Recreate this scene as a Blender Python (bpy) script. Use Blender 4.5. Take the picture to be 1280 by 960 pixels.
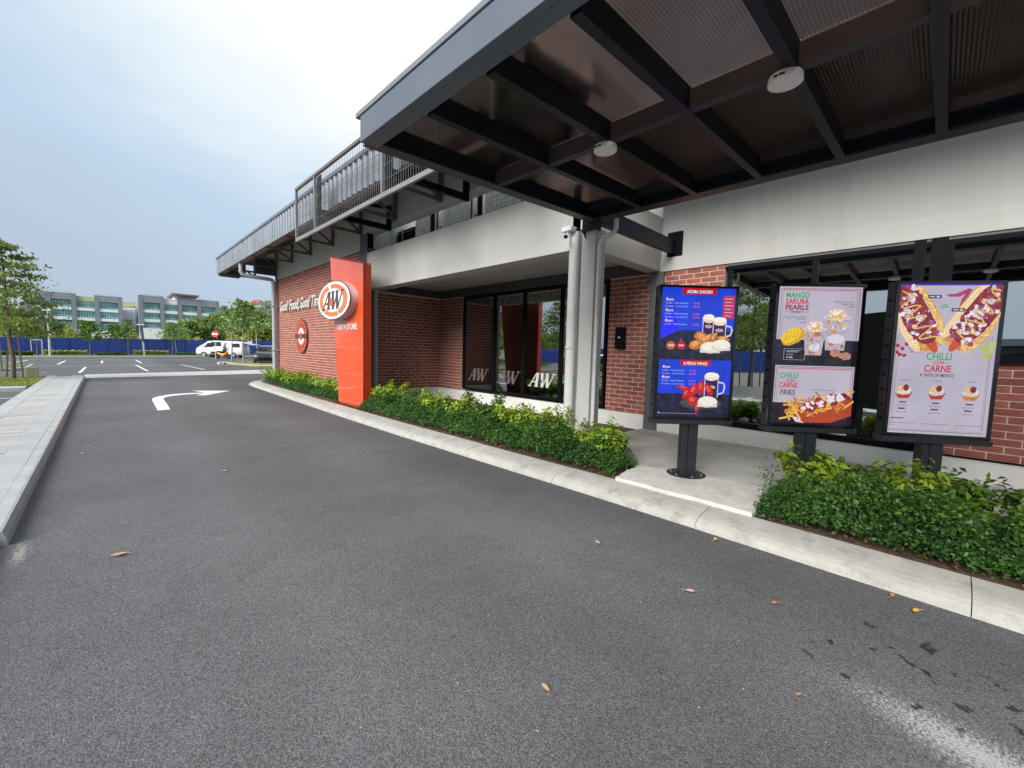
import bpy, bmesh, math, random
import numpy as np
from mathutils import Vector, Matrix
random.seed(7); RNG = np.random.default_rng(7)
SC = bpy.context.scene; COL = SC.collection
for o in list(bpy.data.objects): bpy.data.objects.remove(o)
R = math.radians

# ------------------------------------------------------------------ camera
FPX, YAW, PIT, ROL, CAMZ = 523.12, .77435, .07606, .02708, 1.6
F_ = Vector((math.sin(YAW)*math.cos(PIT), math.cos(YAW)*math.cos(PIT), -math.sin(PIT)))
r0 = Vector((math.cos(YAW), -math.sin(YAW), 0)); u0 = r0.cross(F_)
R_ = math.cos(ROL)*r0 + math.sin(ROL)*u0; U_ = -math.sin(ROL)*r0 + math.cos(ROL)*u0
cam_d = bpy.data.cameras.new('camera'); cam = bpy.data.objects.new('camera', cam_d); COL.objects.link(cam)
cam_d.sensor_fit = 'HORIZONTAL'; cam_d.sensor_width = 36; cam_d.lens = FPX/1280*36
cam_d.clip_start = .05; cam_d.clip_end = 3000
cam.matrix_world = Matrix(((R_.x, U_.x, -F_.x, 0), (R_.y, U_.y, -F_.y, 0), (R_.z, U_.z, -F_.z, CAMZ), (0, 0, 0, 1)))
SC.camera = cam

# ------------------------------------------------------------------ sky, sun, exposure
SUN_EL, SUN_AZ = R(37), R(-104)            # azimuth measured from +Y towards +X
sdir = Vector((math.sin(SUN_AZ)*math.cos(SUN_EL), math.cos(SUN_AZ)*math.cos(SUN_EL), math.sin(SUN_EL)))
W = bpy.data.worlds.new('World'); SC.world = W; W.use_nodes = True
nt = W.node_tree; nt.nodes.clear(); N = nt.nodes.new; L = nt.links.new
out = N('ShaderNodeOutputWorld')
sky = N('ShaderNodeTexSky'); sky.sky_type = 'NISHITA'; sky.sun_disc = False
sky.sun_elevation = SUN_EL; sky.sun_rotation = SUN_AZ; sky.dust_density = 4; sky.air_density = 1.2
bg = N('ShaderNodeBackground'); bg.inputs[1].default_value = .05; L(sky.outputs[0], bg.inputs[0])
tc = N('ShaderNodeTexCoord')
dot = N('ShaderNodeVectorMath'); dot.operation = 'DOT_PRODUCT'; L(tc.outputs['Generated'], dot.inputs[0])
gd = Vector((.30, .62, .72)).normalized(); dot.inputs[1].default_value = gd
ns = N('ShaderNodeTexNoise'); ns.inputs['Scale'].default_value = 1.7; ns.inputs['Detail'].default_value = 5
ns.inputs['Roughness'].default_value = .5
mp = N('ShaderNodeMapping'); mp.inputs['Scale'].default_value = (1, 1, 2.4); mp.inputs['Location'].default_value = (.3, 1.2, 0)
L(tc.outputs['Generated'], mp.inputs[0]); L(mp.outputs[0], ns.inputs['Vector'])
mr = N('ShaderNodeMapRange'); mr.inputs[1].default_value = .30; mr.inputs[2].default_value = 1.02
L(dot.outputs['Value'], mr.inputs[0])
ad = N('ShaderNodeMath'); ad.operation = 'MULTIPLY_ADD'; ad.inputs[1].default_value = .30; L(ns.outputs[0], ad.inputs[0])
sb = N('ShaderNodeMath'); sb.operation = 'SUBTRACT'; sb.inputs[1].default_value = .15; L(mr.outputs[0], sb.inputs[0]); L(sb.outputs[0], ad.inputs[2])
rp = N('ShaderNodeValToRGB'); e = rp.color_ramp.elements
e[0].position = 0; e[0].color = (.45, .54, .67, 1); e[1].position = .92; e[1].color = (1, 1, 1, 1)
for p_, c_ in ((.556, (.455, .55, .68)), (.72, (.505, .635, .785)), (.785, (.60, .725, .85)), (.85, (.80, .875, .93))): x = rp.color_ramp.elements.new(p_); x.color = (*c_, 1)
L(ad.outputs[0], rp.inputs[0])
bg2 = N('ShaderNodeBackground'); bg2.inputs[1].default_value = .36; L(rp.outputs[0], bg2.inputs[0])
add = N('ShaderNodeMixShader'); add.inputs[0].default_value = .96; L(bg.outputs[0], add.inputs[1]); L(bg2.outputs[0], add.inputs[2]); L(add.outputs[0], out.inputs[0])
sd = bpy.data.lights.new('sun', 'SUN'); sd.energy = 2.05; sd.angle = R(40); sd.color = (1, .96, .9)
so = bpy.data.objects.new('sun', sd); COL.objects.link(so); so.rotation_euler = (-sdir).to_track_quat('-Z', 'Y').to_euler()
SC.view_settings.view_transform = 'Standard'; SC.view_settings.look = 'None'
SC.view_settings.exposure = 1.6; SC.view_settings.gamma = 1
SC.render.engine = 'CYCLES'; SC.cycles.max_bounces = 8; SC.cycles.transparent_max_bounces = 16

# ------------------------------------------------------------------ helpers
def P(u, v, z=0.0):                      # point on the level z seen at pixel u,v of the photograph
    d = F_ + R_*((u-640)/FPX) - U_*((v-480)/FPX); t = (z-CAMZ)/d.z
    return Vector((d.x*t, d.y*t, z))
def PY(u, v, y):
    d = F_ + R_*((u-640)/FPX) - U_*((v-480)/FPX); t = y/d.y
    return Vector((d.x*t, y, CAMZ+d.z*t))
def tag(o, label=None, cat=None, group=None, kind=None):
    if label: o['label'] = label
    if cat: o['category'] = cat
    if group: o['group'] = group
    if kind: o['kind'] = kind
    return o
def empty(name, loc=(0, 0, 0), rz=0, label=None, cat=None, group=None):
    o = bpy.data.objects.new(name, None); COL.objects.link(o); o.location = loc; o.rotation_euler = (0, 0, rz)
    o.empty_display_size = .1
    return tag(o, label, cat, group)
def link(name, me, parent=None, loc=None):
    o = bpy.data.objects.new(name, me); COL.objects.link(o)
    if parent: o.parent = parent
    if loc is not None: o.location = loc
    return o
def copy_tree(o, parent=None):
    c = o.copy(); COL.objects.link(c)
    if parent: c.parent = parent
    for ch in list(o.children): copy_tree(ch, c)
    return c

class MB:
    def __init__(s): s.v = []; s.f = []; s.m = []; s.mats = []; s.sm = []
    def mi(s, mat):
        if mat is None: return 0
        if mat not in s.mats: s.mats.append(mat)
        return s.mats.index(mat)
    def add(s, vs, fs, mat=None, smooth=False):
        n = len(s.v); k = s.mi(mat); s.v += [tuple(q) for q in vs]
        for f in fs: s.f.append(tuple(i+n for i in f)); s.m.append(k); s.sm.append(smooth)
    def box(s, x0, x1, y0, y1, z0, z1, mat=None):
        s.add([(x0, y0, z0), (x1, y0, z0), (x1, y1, z0), (x0, y1, z0), (x0, y0, z1), (x1, y0, z1), (x1, y1, z1), (x0, y1, z1)],
              [(3, 2, 1, 0), (4, 5, 6, 7), (0, 1, 5, 4), (1, 2, 6, 5), (2, 3, 7, 6), (3, 0, 4, 7)], mat)
    def bar(s, p, q, w, h, mat=None, up=(0, 0, 1)):
        p = Vector(p); q = Vector(q); d = (q-p).normalized(); up = Vector(up)
        if abs(d.dot(up)) > .98: up = Vector((0, 1, 0))
        a = d.cross(up).normalized()*w/2; b = a.cross(d).normalized()*h/2
        vs = [p-a-b, p+a-b, p+a+b, p-a+b, q-a-b, q+a-b, q+a+b, q-a+b]
        s.add(vs, [(3, 2, 1, 0), (4, 5, 6, 7), (0, 1, 5, 4), (1, 2, 6, 5), (2, 3, 7, 6), (3, 0, 4, 7)], mat)
    def tube(s, pts, r, n=10, mat=None, cap=True):
        pts = [Vector(q) for q in pts]; rs = r if isinstance(r, (list, tuple)) else [r]*len(pts)
        rings = []; ref = None
        for i, p in enumerate(pts):
            d = (pts[min(i+1, len(pts)-1)]-pts[max(i-1, 0)]).normalized()
            if ref is None: ref = d.orthogonal().normalized()
            ref = (ref-d*ref.dot(d)).normalized(); b = d.cross(ref)
            rings.append([p+(ref*math.cos(2*math.pi*k/n)+b*math.sin(2*math.pi*k/n))*rs[i] for k in range(n)])
        vs = [q for rg in rings for q in rg]; fs = []
        for i in range(len(pts)-1):
            for k in range(n): fs.append((i*n+k, i*n+(k+1) % n, (i+1)*n+(k+1) % n, (i+1)*n+k))
        s.add(vs, fs, mat, True)
        if cap:
            s.add(rings[0], [tuple(range(n-1, -1, -1))], mat); s.add(rings[-1], [tuple(range(n))], mat)
    def cyl(s, c, r, z0, z1, n=24, mat=None, r1=None):
        s.tube([(c[0], c[1], z0), (c[0], c[1], z1)], [r, r if r1 is None else r1], n, mat)
    def prism(s, poly, z0, z1, mat=None):          # poly in xy, any simple polygon
        n = len(poly)
        s.add([(a, b, z0) for a, b in poly]+[(a, b, z1) for a, b in poly],
              [tuple(range(n-1, -1, -1)), tuple(range(n, 2*n))]+[(i, (i+1) % n, n+(i+1) % n, n+i) for i in range(n)], mat)
    def poly(s, pts, mat=None): s.add(pts, [tuple(range(len(pts)))], mat)
    def mesh(s, name):
        me = bpy.data.meshes.new(name); me.from_pydata(s.v, [], s.f)
        for m in s.mats: me.materials.append(m)
        me.polygons.foreach_set('material_index', s.m); me.polygons.foreach_set('use_smooth', s.sm); me.update()
        return me
    def build(s, name, mat=None, parent=None, bevel=0, loc=None):
        me = s.mesh(name)
        if mat is not None:
            if not me.materials: me.materials.append(mat)
        o = link(name, me, parent, loc)
        if bevel:
            b = o.modifiers.new('bevel', 'BEVEL'); b.width = bevel; b.segments = 2; b.limit_method = 'ANGLE'; b.harden_normals = False
        return o
def Bx(name, mat, parent, x0, x1, y0, y1, z0, z1, bevel=0):
    m = MB(); m.box(x0, x1, y0, y1, z0, z1); return m.build(name, mat, parent, bevel)

# ------------------------------------------------------------------ materials
MATS = {}
def mat(name, col, rough=.6, var=.12, scale=6., bump=0., bscale=60., metal=0., spec=.5, coat=0., isl=0., dirt=None, dscale=1.5, detail=6, streak=0):
    if name in MATS: return MATS[name]
    m = bpy.data.materials.new(name); MATS[name] = m; m.use_nodes = True; t = m.node_tree; nn = t.nodes.new; l = t.links.new
    b = t.nodes['Principled BSDF']; b.inputs['Roughness'].default_value = rough; b.inputs['Metallic'].default_value = metal
    b.inputs['Specular IOR Level'].default_value = spec; b.inputs['Coat Weight'].default_value = coat; b.inputs['Coat Roughness'].default_value = .04
    g = nn('ShaderNodeNewGeometry')
    tcn = nn('ShaderNodeTexCoord'); vec = tcn.outputs['Object']
    if streak:
        mpn = nn('ShaderNodeMapping'); mpn.inputs['Scale'].default_value = (1, 1, streak); l(vec, mpn.inputs[0]); vec2 = mpn.outputs[0]
    else: vec2 = vec
    no = nn('ShaderNodeTexNoise'); no.inputs['Scale'].default_value = scale; no.inputs['Detail'].default_value = detail; l(vec2, no.inputs['Vector'])
    f = nn('ShaderNodeMapRange'); f.inputs[1].default_value = .3; f.inputs[2].default_value = .7
    f.inputs[3].default_value = 1-var; f.inputs[4].default_value = 1+var; l(no.outputs[0], f.inputs[0]); val = f.outputs[0]
    if isl:
        oi = nn('ShaderNodeObjectInfo'); a = nn('ShaderNodeMath'); a.operation = 'ADD'; l(g.outputs['Random Per Island'], a.inputs[0]); l(oi.outputs['Random'], a.inputs[1])
        fr = nn('ShaderNodeMath'); fr.operation = 'FRACT'; l(a.outputs[0], fr.inputs[0])
        f2 = nn('ShaderNodeMapRange'); f2.inputs[3].default_value = 1-isl; f2.inputs[4].default_value = 1+isl; l(fr.outputs[0], f2.inputs[0])
        mu = nn('ShaderNodeMath'); mu.operation = 'MULTIPLY'; l(val, mu.inputs[0]); l(f2.outputs[0], mu.inputs[1]); val = mu.outputs[0]
    mx = nn('ShaderNodeVectorMath'); mx.operation = 'SCALE'; mx.inputs[0].default_value = col[:3]; l(val, mx.inputs['Scale']); c = mx.outputs[0]
    if dirt:
        n2 = nn('ShaderNodeTexNoise'); n2.inputs['Scale'].default_value = dscale; n2.inputs['Detail'].default_value = 8; n2.inputs['Roughness'].default_value = .65; l(vec2, n2.inputs['Vector'])
        r2 = nn('ShaderNodeMapRange'); r2.inputs[1].default_value = .52; r2.inputs[2].default_value = .75; r2.inputs[4].default_value = dirt[3]; l(n2.outputs[0], r2.inputs[0])
        mm = nn('ShaderNodeMix'); mm.data_type = 'RGBA'; l(r2.outputs[0], mm.inputs[0]); l(c, mm.inputs[6]); mm.inputs[7].default_value = (*dirt[:3], 1); c = mm.outputs[2]
    l(c, b.inputs['Base Color'])
    if bump:
        n3 = nn('ShaderNodeTexNoise'); n3.inputs['Scale'].default_value = bscale; n3.inputs['Detail'].default_value = 4; l(vec, n3.inputs['Vector'])
        bp = nn('ShaderNodeBump'); bp.inputs['Strength'].default_value = bump; bp.inputs['Distance'].default_value = .01; l(n3.outputs[0], bp.inputs['Height']); l(bp.outputs[0], b.inputs['Normal'])
    return m
def emat(col, strength=1., var=.0, scale=90):
    key = 'screen_%.3f_%.3f_%.3f_%.2f_%.2f' % (*col, strength, var)
    if key in MATS: return MATS[key]
    m = bpy.data.materials.new(key); MATS[key] = m; m.use_nodes = True; t = m.node_tree; nn = t.nodes.new; l = t.links.new
    b = t.nodes['Principled BSDF']; b.inputs['Base Color'].default_value = (.01, .01, .012, 1); b.inputs['Roughness'].default_value = .12
    b.inputs['Emission Strength'].default_value = strength*.34
    if var:
        tcn = nn('ShaderNodeTexCoord'); no = nn('ShaderNodeTexNoise'); no.inputs['Scale'].default_value = scale; no.inputs['Detail'].default_value = 5; l(tcn.outputs['Object'], no.inputs['Vector'])
        f = nn('ShaderNodeMapRange'); f.inputs[1].default_value = .32; f.inputs[2].default_value = .68; f.inputs[3].default_value = 1-var; f.inputs[4].default_value = 1+var; l(no.outputs[0], f.inputs[0])
        mx = nn('ShaderNodeVectorMath'); mx.operation = 'SCALE'; mx.inputs[0].default_value = col; l(f.outputs[0], mx.inputs['Scale']); l(mx.outputs[0], b.inputs['Emission Color'])
    else: b.inputs['Emission Color'].default_value = (*col, 1)
    return m
def leafmat(name, c0, c1, rough=.42, trans=.3):
    if name in MATS: return MATS[name]
    m = bpy.data.materials.new(name); MATS[name] = m; m.use_nodes = True; t = m.node_tree; nn = t.nodes.new; l = t.links.new
    b = t.nodes['Principled BSDF']; b.inputs['Roughness'].default_value = rough; b.inputs['Specular IOR Level'].default_value = .35
    g = nn('ShaderNodeNewGeometry'); oi = nn('ShaderNodeObjectInfo')
    tcn = nn('ShaderNodeTexCoord'); no = nn('ShaderNodeTexNoise'); no.inputs['Scale'].default_value = 1.6; l(tcn.outputs['Object'], no.inputs['Vector'])
    a = nn('ShaderNodeMath'); a.operation = 'MULTIPLY_ADD'; a.inputs[1].default_value = .6; l(g.outputs['Random Per Island'], a.inputs[0])
    s = nn('ShaderNodeMapRange'); s.inputs[1].default_value = .3; s.inputs[2].default_value = .7; s.inputs[4].default_value = .5; l(no.outputs[0], s.inputs[0]); l(s.outputs[0], a.inputs[2])
    mm = nn('ShaderNodeMix'); mm.data_type = 'RGBA'; l(a.outputs[0], mm.inputs[0]); mm.inputs[6].default_value = (*c0, 1); mm.inputs[7].default_value = (*c1, 1)
    l(mm.outputs[2], b.inputs['Base Color'])
    tr = nn('ShaderNodeBsdfTranslucent'); l(mm.outputs[2], tr.inputs[0]); ms = nn('ShaderNodeMixShader'); ms.inputs[0].default_value = trans
    o = t.nodes['Material Output']; l(b.outputs[0], ms.inputs[1]); l(tr.outputs[0], ms.inputs[2]); l(ms.outputs[0], o.inputs[0])
    return m

white_wall = mat('painted_render_white', (.50, .50, .475), .75, .05, 1.4, .18, 90, dirt=(.36, .35, .32, .42), dscale=2.2, streak=.18)
cream_wall = mat('plinth_render', (.70, .70, .67), .75, .05, 1.2, .15, 80, dirt=(.38, .36, .32, .4), dscale=1.3)
grey_paint = mat('grey_painted_column', (.10, .105, .105), .6, .06, 3, .1, 80)
dark_band = mat('dark_grey_band', (.055, .06, .065), .6, .05, 3)
brick_m = mat('red_brick', (.285, .088, .064), .8, .18, 14, .35, 120, isl=.22, dirt=(.16, .075, .06, .5), dscale=5)
mortar = mat('mortar', (.66, .56, .47), .9, .08, 20, .2, 150)
navy_steel = mat('navy_steel', (.007, .010, .018), .42, .12, 5, spec=.25)
fascia_steel = mat('blue_grey_fascia', (.105, .125, .155), .45, .08, 2, .05, 40)
black_metal = mat('black_metal', (.006, .007, .009), .6, .1, 5, .03, 60, spec=.08)
charcoal = mat('charcoal_powder_coat', (.018, .022, .027), .42, .12, 4, .04, 200)
alu = mat('grey_cladding_steel', (.175, .20, .23), .38, .14, 1.5, metal=.25, dirt=(.07, .08, .09, .5), dscale=2)
bronze_steel = mat('brown_primer_steel', (.13, .115, .10), .6, .12, 4)
pipe_white = mat('pvc_pipe_white', (.62, .63, .62), .4, .04, 4, dirt=(.4, .4, .38, .3), dscale=2.5)
grey_pipe = mat('pvc_pipe_grey', (.36, .38, .40), .45, .04, 4)
concrete = mat('kerb_concrete', (.37, .365, .335), .9, .10, 5, .5, 70, dirt=(.20, .19, .17, .85), dscale=6)
concrete2 = mat('walkway_concrete', (.37, .385, .385), .9, .08, 3, .4, 80, dirt=(.26, .28, .30, .6), dscale=2.2)
paver_m = mat('paving_slab_concrete', (.38, .38, .37), .9, .08, 9, .4, 90, isl=.09, dirt=(.27, .27, .26, .4), dscale=3)
slab_m = mat('slab_screed', (.43, .43, .41), .8, .14, 2.2, .35, 50, dirt=(.26, .26, .25, .7), dscale=1.6)
pad_m = mat('rough_cement_pad', (.55, .54, .51), .9, .10, 8, .9, 30, dirt=(.36, .33, .27, .7), dscale=3)
soil = mat('brown_mulch', (.075, .042, .028), .95, .4, 30, 1., 60)
paint = mat('road_paint', (.70, .70, .69), .7, .06, 8, .3, 90, dirt=(.42, .42, .42, .6), dscale=9)
wood = mat('wood_bark', (.15, .115, .09), .9, .2, 14, .7, 40)
palebark = mat('pale_bark', (.30, .27, .22), .9, .15, 14, .6, 40)
stake_m = mat('stake_timber', (.16, .13, .13), .9, .2, 14, .4, 40)
tyre = mat('tyre_rubber', (.012, .012, .012), .8, .1, 20)
rim_m = mat('alloy_rim', (.5, .5, .5), .3, .05, 5, metal=.8)
dark_glass = mat('dark_car_glass', (.012, .015, .018), .05, .05, 3, spec=.8)
orange = mat('orange_sign_gloss', (.66, .075, .012), .25, .03, 1.5, coat=.8)
orange_dk = mat('orange_sign_side', (.36, .030, .008), .35, .04, 2, coat=.3)
logo_or = mat('logo_orange', (.74, .17, .06), .4, .04, 4)
logo_wh = mat('logo_white', (.74, .76, .80), .35, .02, 4, coat=.3)
logo_br = mat('logo_brown', (.065, .05, .045), .45, .05, 4)
blue_h = mat('hoarding_blue', (.05, .105, .50), .45, .05, 1.2, dirt=(.07, .12, .42, .5), dscale=.6)
leaf_dark = leafmat('leaf_dark_hedge', (.014, .050, .014), (.085, .20, .035))
leaf_lime = leafmat('leaf_lime_shrub', (.05, .14, .014), (.46, .62, .05), trans=.38)
leaf_shoot = leafmat('leaf_fresh_shoot', (.025, .08, .016), (.18, .31, .035), trans=.35)
leaf_mid = leafmat('leaf_mid', (.02, .065, .016), (.15, .28, .035))
leaf_tree = leafmat('leaf_tree', (.07, .12, .025), (.30, .38, .08), trans=.45)
leaf_far = leafmat('leaf_far_wood', (.08, .16, .05), (.30, .42, .12), .6, .3)
leaf_olive = leafmat('leaf_olive', (.14, .19, .045), (.42, .46, .09), .6, .35)
leaf_hazy = leafmat('leaf_grey_green', (.20, .27, .22), (.34, .42, .33), .6, .3)
leaf_yel = leafmat('leaf_clipped_yellow', (.22, .28, .03), (.62, .66, .10), .5, .3)

def asphalt():
    m = bpy.data.materials.new('asphalt'); m.use_nodes = True; t = m.node_tree; nn = t.nodes.new; l = t.links.new
    b = t.nodes['Principled BSDF']; g = nn('ShaderNodeTexCoord'); v = g.outputs['Object']
    def noise(s, d=4, r=.6, vec=v):
        n = nn('ShaderNodeTexNoise'); n.inputs['Scale'].default_value = s; n.inputs['Detail'].default_value = d; n.inputs['Roughness'].default_value = r; l(vec, n.inputs['Vector']); return n.outputs[0]
    def mrg(x, a, b_, c=0., d=1.):
        n = nn('ShaderNodeMapRange'); n.inputs[1].default_value = a; n.inputs[2].default_value = b_; n.inputs[3].default_value = c; n.inputs[4].default_value = d; l(x, n.inputs[0]); return n.outputs[0]
    def math_(op, a, c):
        n = nn('ShaderNodeMath'); n.operation = op
        for i, q in enumerate((a, c)):
            if isinstance(q, (int, float)): n.inputs[i].default_value = q
            else: l(q, n.inputs[i])
        return n.outputs[0]
    def mix(f, a, c):
        n = nn('ShaderNodeMix'); n.data_type = 'RGBA'; l(f, n.inputs[0])
        for i, q in ((6, a), (7, c)):
            if isinstance(q, tuple): n.inputs[i].default_value = (*q, 1)
            else: l(q, n.inputs[i])
        return n.outputs[2]
    vo = nn('ShaderNodeTexVoronoi'); vo.inputs['Scale'].default_value = 165; l(v, vo.inputs['Vector'])
    sp = nn('ShaderNodeSeparateColor'); l(vo.outputs['Color'], sp.inputs[0])
    grain = mrg(sp.outputs[0], 0, 1, .62, 1.38); gap = mrg(vo.outputs['Distance'], .25, .75, 1., .55)
    big = mrg(noise(.35, 5), .35, .65, .84, 1.16); mid = mrg(noise(4, 5), .3, .7, .94, 1.06)
    k = math_('MULTIPLY', math_('MULTIPLY', grain, gap), math_('MULTIPLY', big, mid))
    sc = nn('ShaderNodeVectorMath'); sc.operation = 'SCALE'; sc.inputs[0].default_value = (.135, .136, .143); l(k, sc.inputs['Scale'])
    c = mix(mrg(sp.outputs[1], .975, 1, 0, .7), sc.outputs[0], (.26, .26, .25))
    # pale cement spill near the right kerb and cement crumbs by the left kerb end
    def blob(cx, cy, rx, ry, ang):
        mpn = nn('ShaderNodeMapping'); mpn.vector_type = 'TEXTURE'; mpn.inputs['Location'].default_value = (cx, cy, 0); mpn.inputs['Rotation'].default_value = (0, 0, ang); mpn.inputs['Scale'].default_value = (rx, ry, 1); l(v, mpn.inputs[0])
        ln = nn('ShaderNodeVectorMath'); ln.operation = 'LENGTH'; l(mpn.outputs[0], ln.inputs[0]); return mrg(ln.outputs['Value'], 0, 1, 1, 0)
    f = noise(38, 7, .8); f2 = noise(9, 4, .6)
    s1 = math_('ADD', blob(2.52, -.25, .75, .24, R(80)), -.05)
    s1 = math_('MULTIPLY', mrg(math_('ADD', s1, math_('MULTIPLY', math_('SUBTRACT', noise(70, 6, .8), .5), 3.6)), .38, .85), mrg(blob(2.52, -.25, .85, .34, R(80)), 0, .3))
    c = mix(math_('MULTIPLY', s1, .72), c, (.46, .455, .45))
    s2 = math_('MULTIPLY', mrg(math_('ADD', blob(-.50, 4.7, .8, .16, R(90)), math_('MULTIPLY', math_('SUBTRACT', f, .5), 2.4)), .70, .95), mrg(blob(-.50, 4.7, .9, .2, R(90)), 0, .3))
    c = mix(s2, c, (.30, .285, .25))
    # dark drip marks scattered between the spill and the kerb
    wv = nn('ShaderNodeTexNoise'); wv.inputs['Scale'].default_value = 5; wv.inputs['Detail'].default_value = 4; l(v, wv.inputs['Vector'])
    wa = nn('ShaderNodeVectorMath'); wa.operation = 'MULTIPLY_ADD'; wa.inputs[1].default_value = (.35, .35, 0); l(wv.outputs['Color'], wa.inputs[0]); l(v, wa.inputs[2])
    v3 = nn('ShaderNodeTexVoronoi'); v3.inputs['Scale'].default_value = 9.5; l(wa.outputs[0], v3.inputs['Vector'])
    s3 = math_('MULTIPLY', mrg(math_('ADD', v3.outputs['Distance'], math_('MULTIPLY', math_('SUBTRACT', f2, .5), 1.1)), .12, .20, 1, 0), mrg(blob(3.0, -.05, .55, .75, R(35)), .1, .35))
    c = mix(math_('MULTIPLY', s3, .85), c, (.012, .012, .013))
    sx = nn('ShaderNodeSeparateXYZ'); l(v, sx.inputs[0]); wob = math_('MULTIPLY', math_('SUBTRACT', noise(.9, 4), .5), .9); xx = math_('ADD', sx.outputs[0], wob)
    tr1 = math_('MULTIPLY', mrg(xx, .35, .75), mrg(xx, 1.0, 1.4, 1, 0)); tr2 = math_('MULTIPLY', mrg(xx, 1.95, 2.35), mrg(xx, 2.6, 3.0, 1, 0)); lane = math_('MULTIPLY', mrg(sx.outputs[1], 24, 27, 1, 0), math_('ADD', tr1, tr2))
    tone = math_('ADD', 1., math_('MULTIPLY', lane, .10)); tone = math_('MULTIPLY', tone, mrg(xx, 2.9, 3.6, 1., .80)); tone = math_('MULTIPLY', tone, mrg(xx, -.55, -.1, .94, 1.))
    cs = nn('ShaderNodeVectorMath'); cs.operation = 'SCALE'; l(c, cs.inputs[0]); l(tone, cs.inputs['Scale']); c = cs.outputs[0]
    v4 = nn('ShaderNodeTexVoronoi'); v4.inputs['Scale'].default_value = 11; l(v, v4.inputs['Vector']); s4 = nn('ShaderNodeSeparateColor'); l(v4.outputs['Color'], s4.inputs[0])
    c = mix(math_('MULTIPLY', mrg(v4.outputs['Distance'], .035, .06, .8, 0), mrg(s4.outputs[0], .80, .82)), c, (.50, .49, .46))
    l(c, b.inputs['Base Color']); b.inputs['Roughness'].default_value = .82; b.inputs['Specular IOR Level'].default_value = .35
    bp = nn('ShaderNodeBump'); bp.inputs['Strength'].default_value = .35; bp.inputs['Distance'].default_value = .006; l(vo.outputs['Distance'], bp.inputs['Height'])
    bp.invert = True; l(bp.outputs[0], b.inputs['Normal'])
    return m
asph = asphalt()

def glassmat(name, tint, refl, rough=.0):
    m = bpy.data.materials.new(name); m.use_nodes = True; t = m.node_tree; nn = t.nodes.new; l = t.links.new
    o = t.nodes['Material Output']; t.nodes.remove(t.nodes['Principled BSDF'])
    tr = nn('ShaderNodeBsdfTransparent'); tr.inputs[0].default_value = (*tint, 1); gl = nn('ShaderNodeBsdfGlossy'); gl.inputs['Roughness'].default_value = rough
    gl.inputs[0].default_value = (.86, .92, .90, 1)
    fr = nn('ShaderNodeLayerWeight'); fr.inputs[0].default_value = .25
    a = nn('ShaderNodeMath'); a.operation = 'MULTIPLY_ADD'; a.inputs[1].default_value = .5; a.inputs[2].default_value = refl; a.use_clamp = True; l(fr.outputs['Fresnel'], a.inputs[0])
    tcn = nn('ShaderNodeTexCoord'); no = nn('ShaderNodeTexNoise'); no.inputs['Scale'].default_value = .6; l(tcn.outputs['Object'], no.inputs['Vector'])
    bp = nn('ShaderNodeBump'); bp.inputs['Strength'].default_value = .04; bp.inputs['Distance'].default_value = .05; l(no.outputs[0], bp.inputs['Height']); l(bp.outputs[0], gl.inputs['Normal'])
    ms = nn('ShaderNodeMixShader'); l(a.outputs[0], ms.inputs[0]); l(tr.outputs[0], ms.inputs[1]); l(gl.outputs[0], ms.inputs[2]); l(ms.outputs[0], o.inputs[0]); return m
glass = glassmat('shop_window_glass', (.30, .31, .30), .62)
far_glass = mat('teal_office_glass', (.30, .66, .68), .12, .35, .35, spec=1., detail=2)

def polysheet():
    m = bpy.data.materials.new('smoked_polycarbonate'); m.use_nodes = True; t = m.node_tree; nn = t.nodes.new; l = t.links.new
    b = t.nodes['Principled BSDF']; b.inputs['Base Color'].default_value = (.030, .024, .024, 1); b.inputs['Roughness'].default_value = .22; b.inputs['Specular IOR Level'].default_value = .9
    tcn = nn('ShaderNodeTexCoord'); w = nn('ShaderNodeTexWave'); w.bands_direction = 'Y'; w.inputs['Scale'].default_value = 14; w.inputs['Distortion'].default_value = 0; l(tcn.outputs['Object'], w.inputs['Vector'])
    bp = nn('ShaderNodeBump'); bp.inputs['Strength'].default_value = .6; bp.inputs['Distance'].default_value = .006; l(w.outputs[0], bp.inputs['Height']); l(bp.outputs[0], b.inputs['Normal'])
    rf = nn('ShaderNodeBsdfRefraction'); rf.inputs['Color'].default_value = (.55, .45, .41, 1); rf.inputs['Roughness'].default_value = .38; rf.inputs['IOR'].default_value = 1.02
    no = nn('ShaderNodeTexNoise'); no.inputs['Scale'].default_value = 1.1; no.inputs['Detail'].default_value = 4; l(tcn.outputs['Object'], no.inputs['Vector'])
    wm_ = nn('ShaderNodeMath'); wm_.operation = 'MULTIPLY_ADD'; wm_.inputs[1].default_value = .10; wm_.inputs[2].default_value = .50; l(w.outputs[0], wm_.inputs[0])
    nm_ = nn('ShaderNodeMath'); nm_.operation = 'MULTIPLY_ADD'; nm_.inputs[1].default_value = .5; nm_.inputs[2].default_value = -.25; l(no.outputs[0], nm_.inputs[0])
    su = nn('ShaderNodeMath'); su.operation = 'ADD'; l(wm_.outputs[0], su.inputs[0]); l(nm_.outputs[0], su.inputs[1])
    ms = nn('ShaderNodeMixShader'); l(su.outputs[0], ms.inputs[0]); o = t.nodes['Material Output']
    l(b.outputs[0], ms.inputs[1]); l(rf.outputs[0], ms.inputs[2]); l(ms.outputs[0], o.inputs[0]); return m
poly_m = polysheet()

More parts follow.
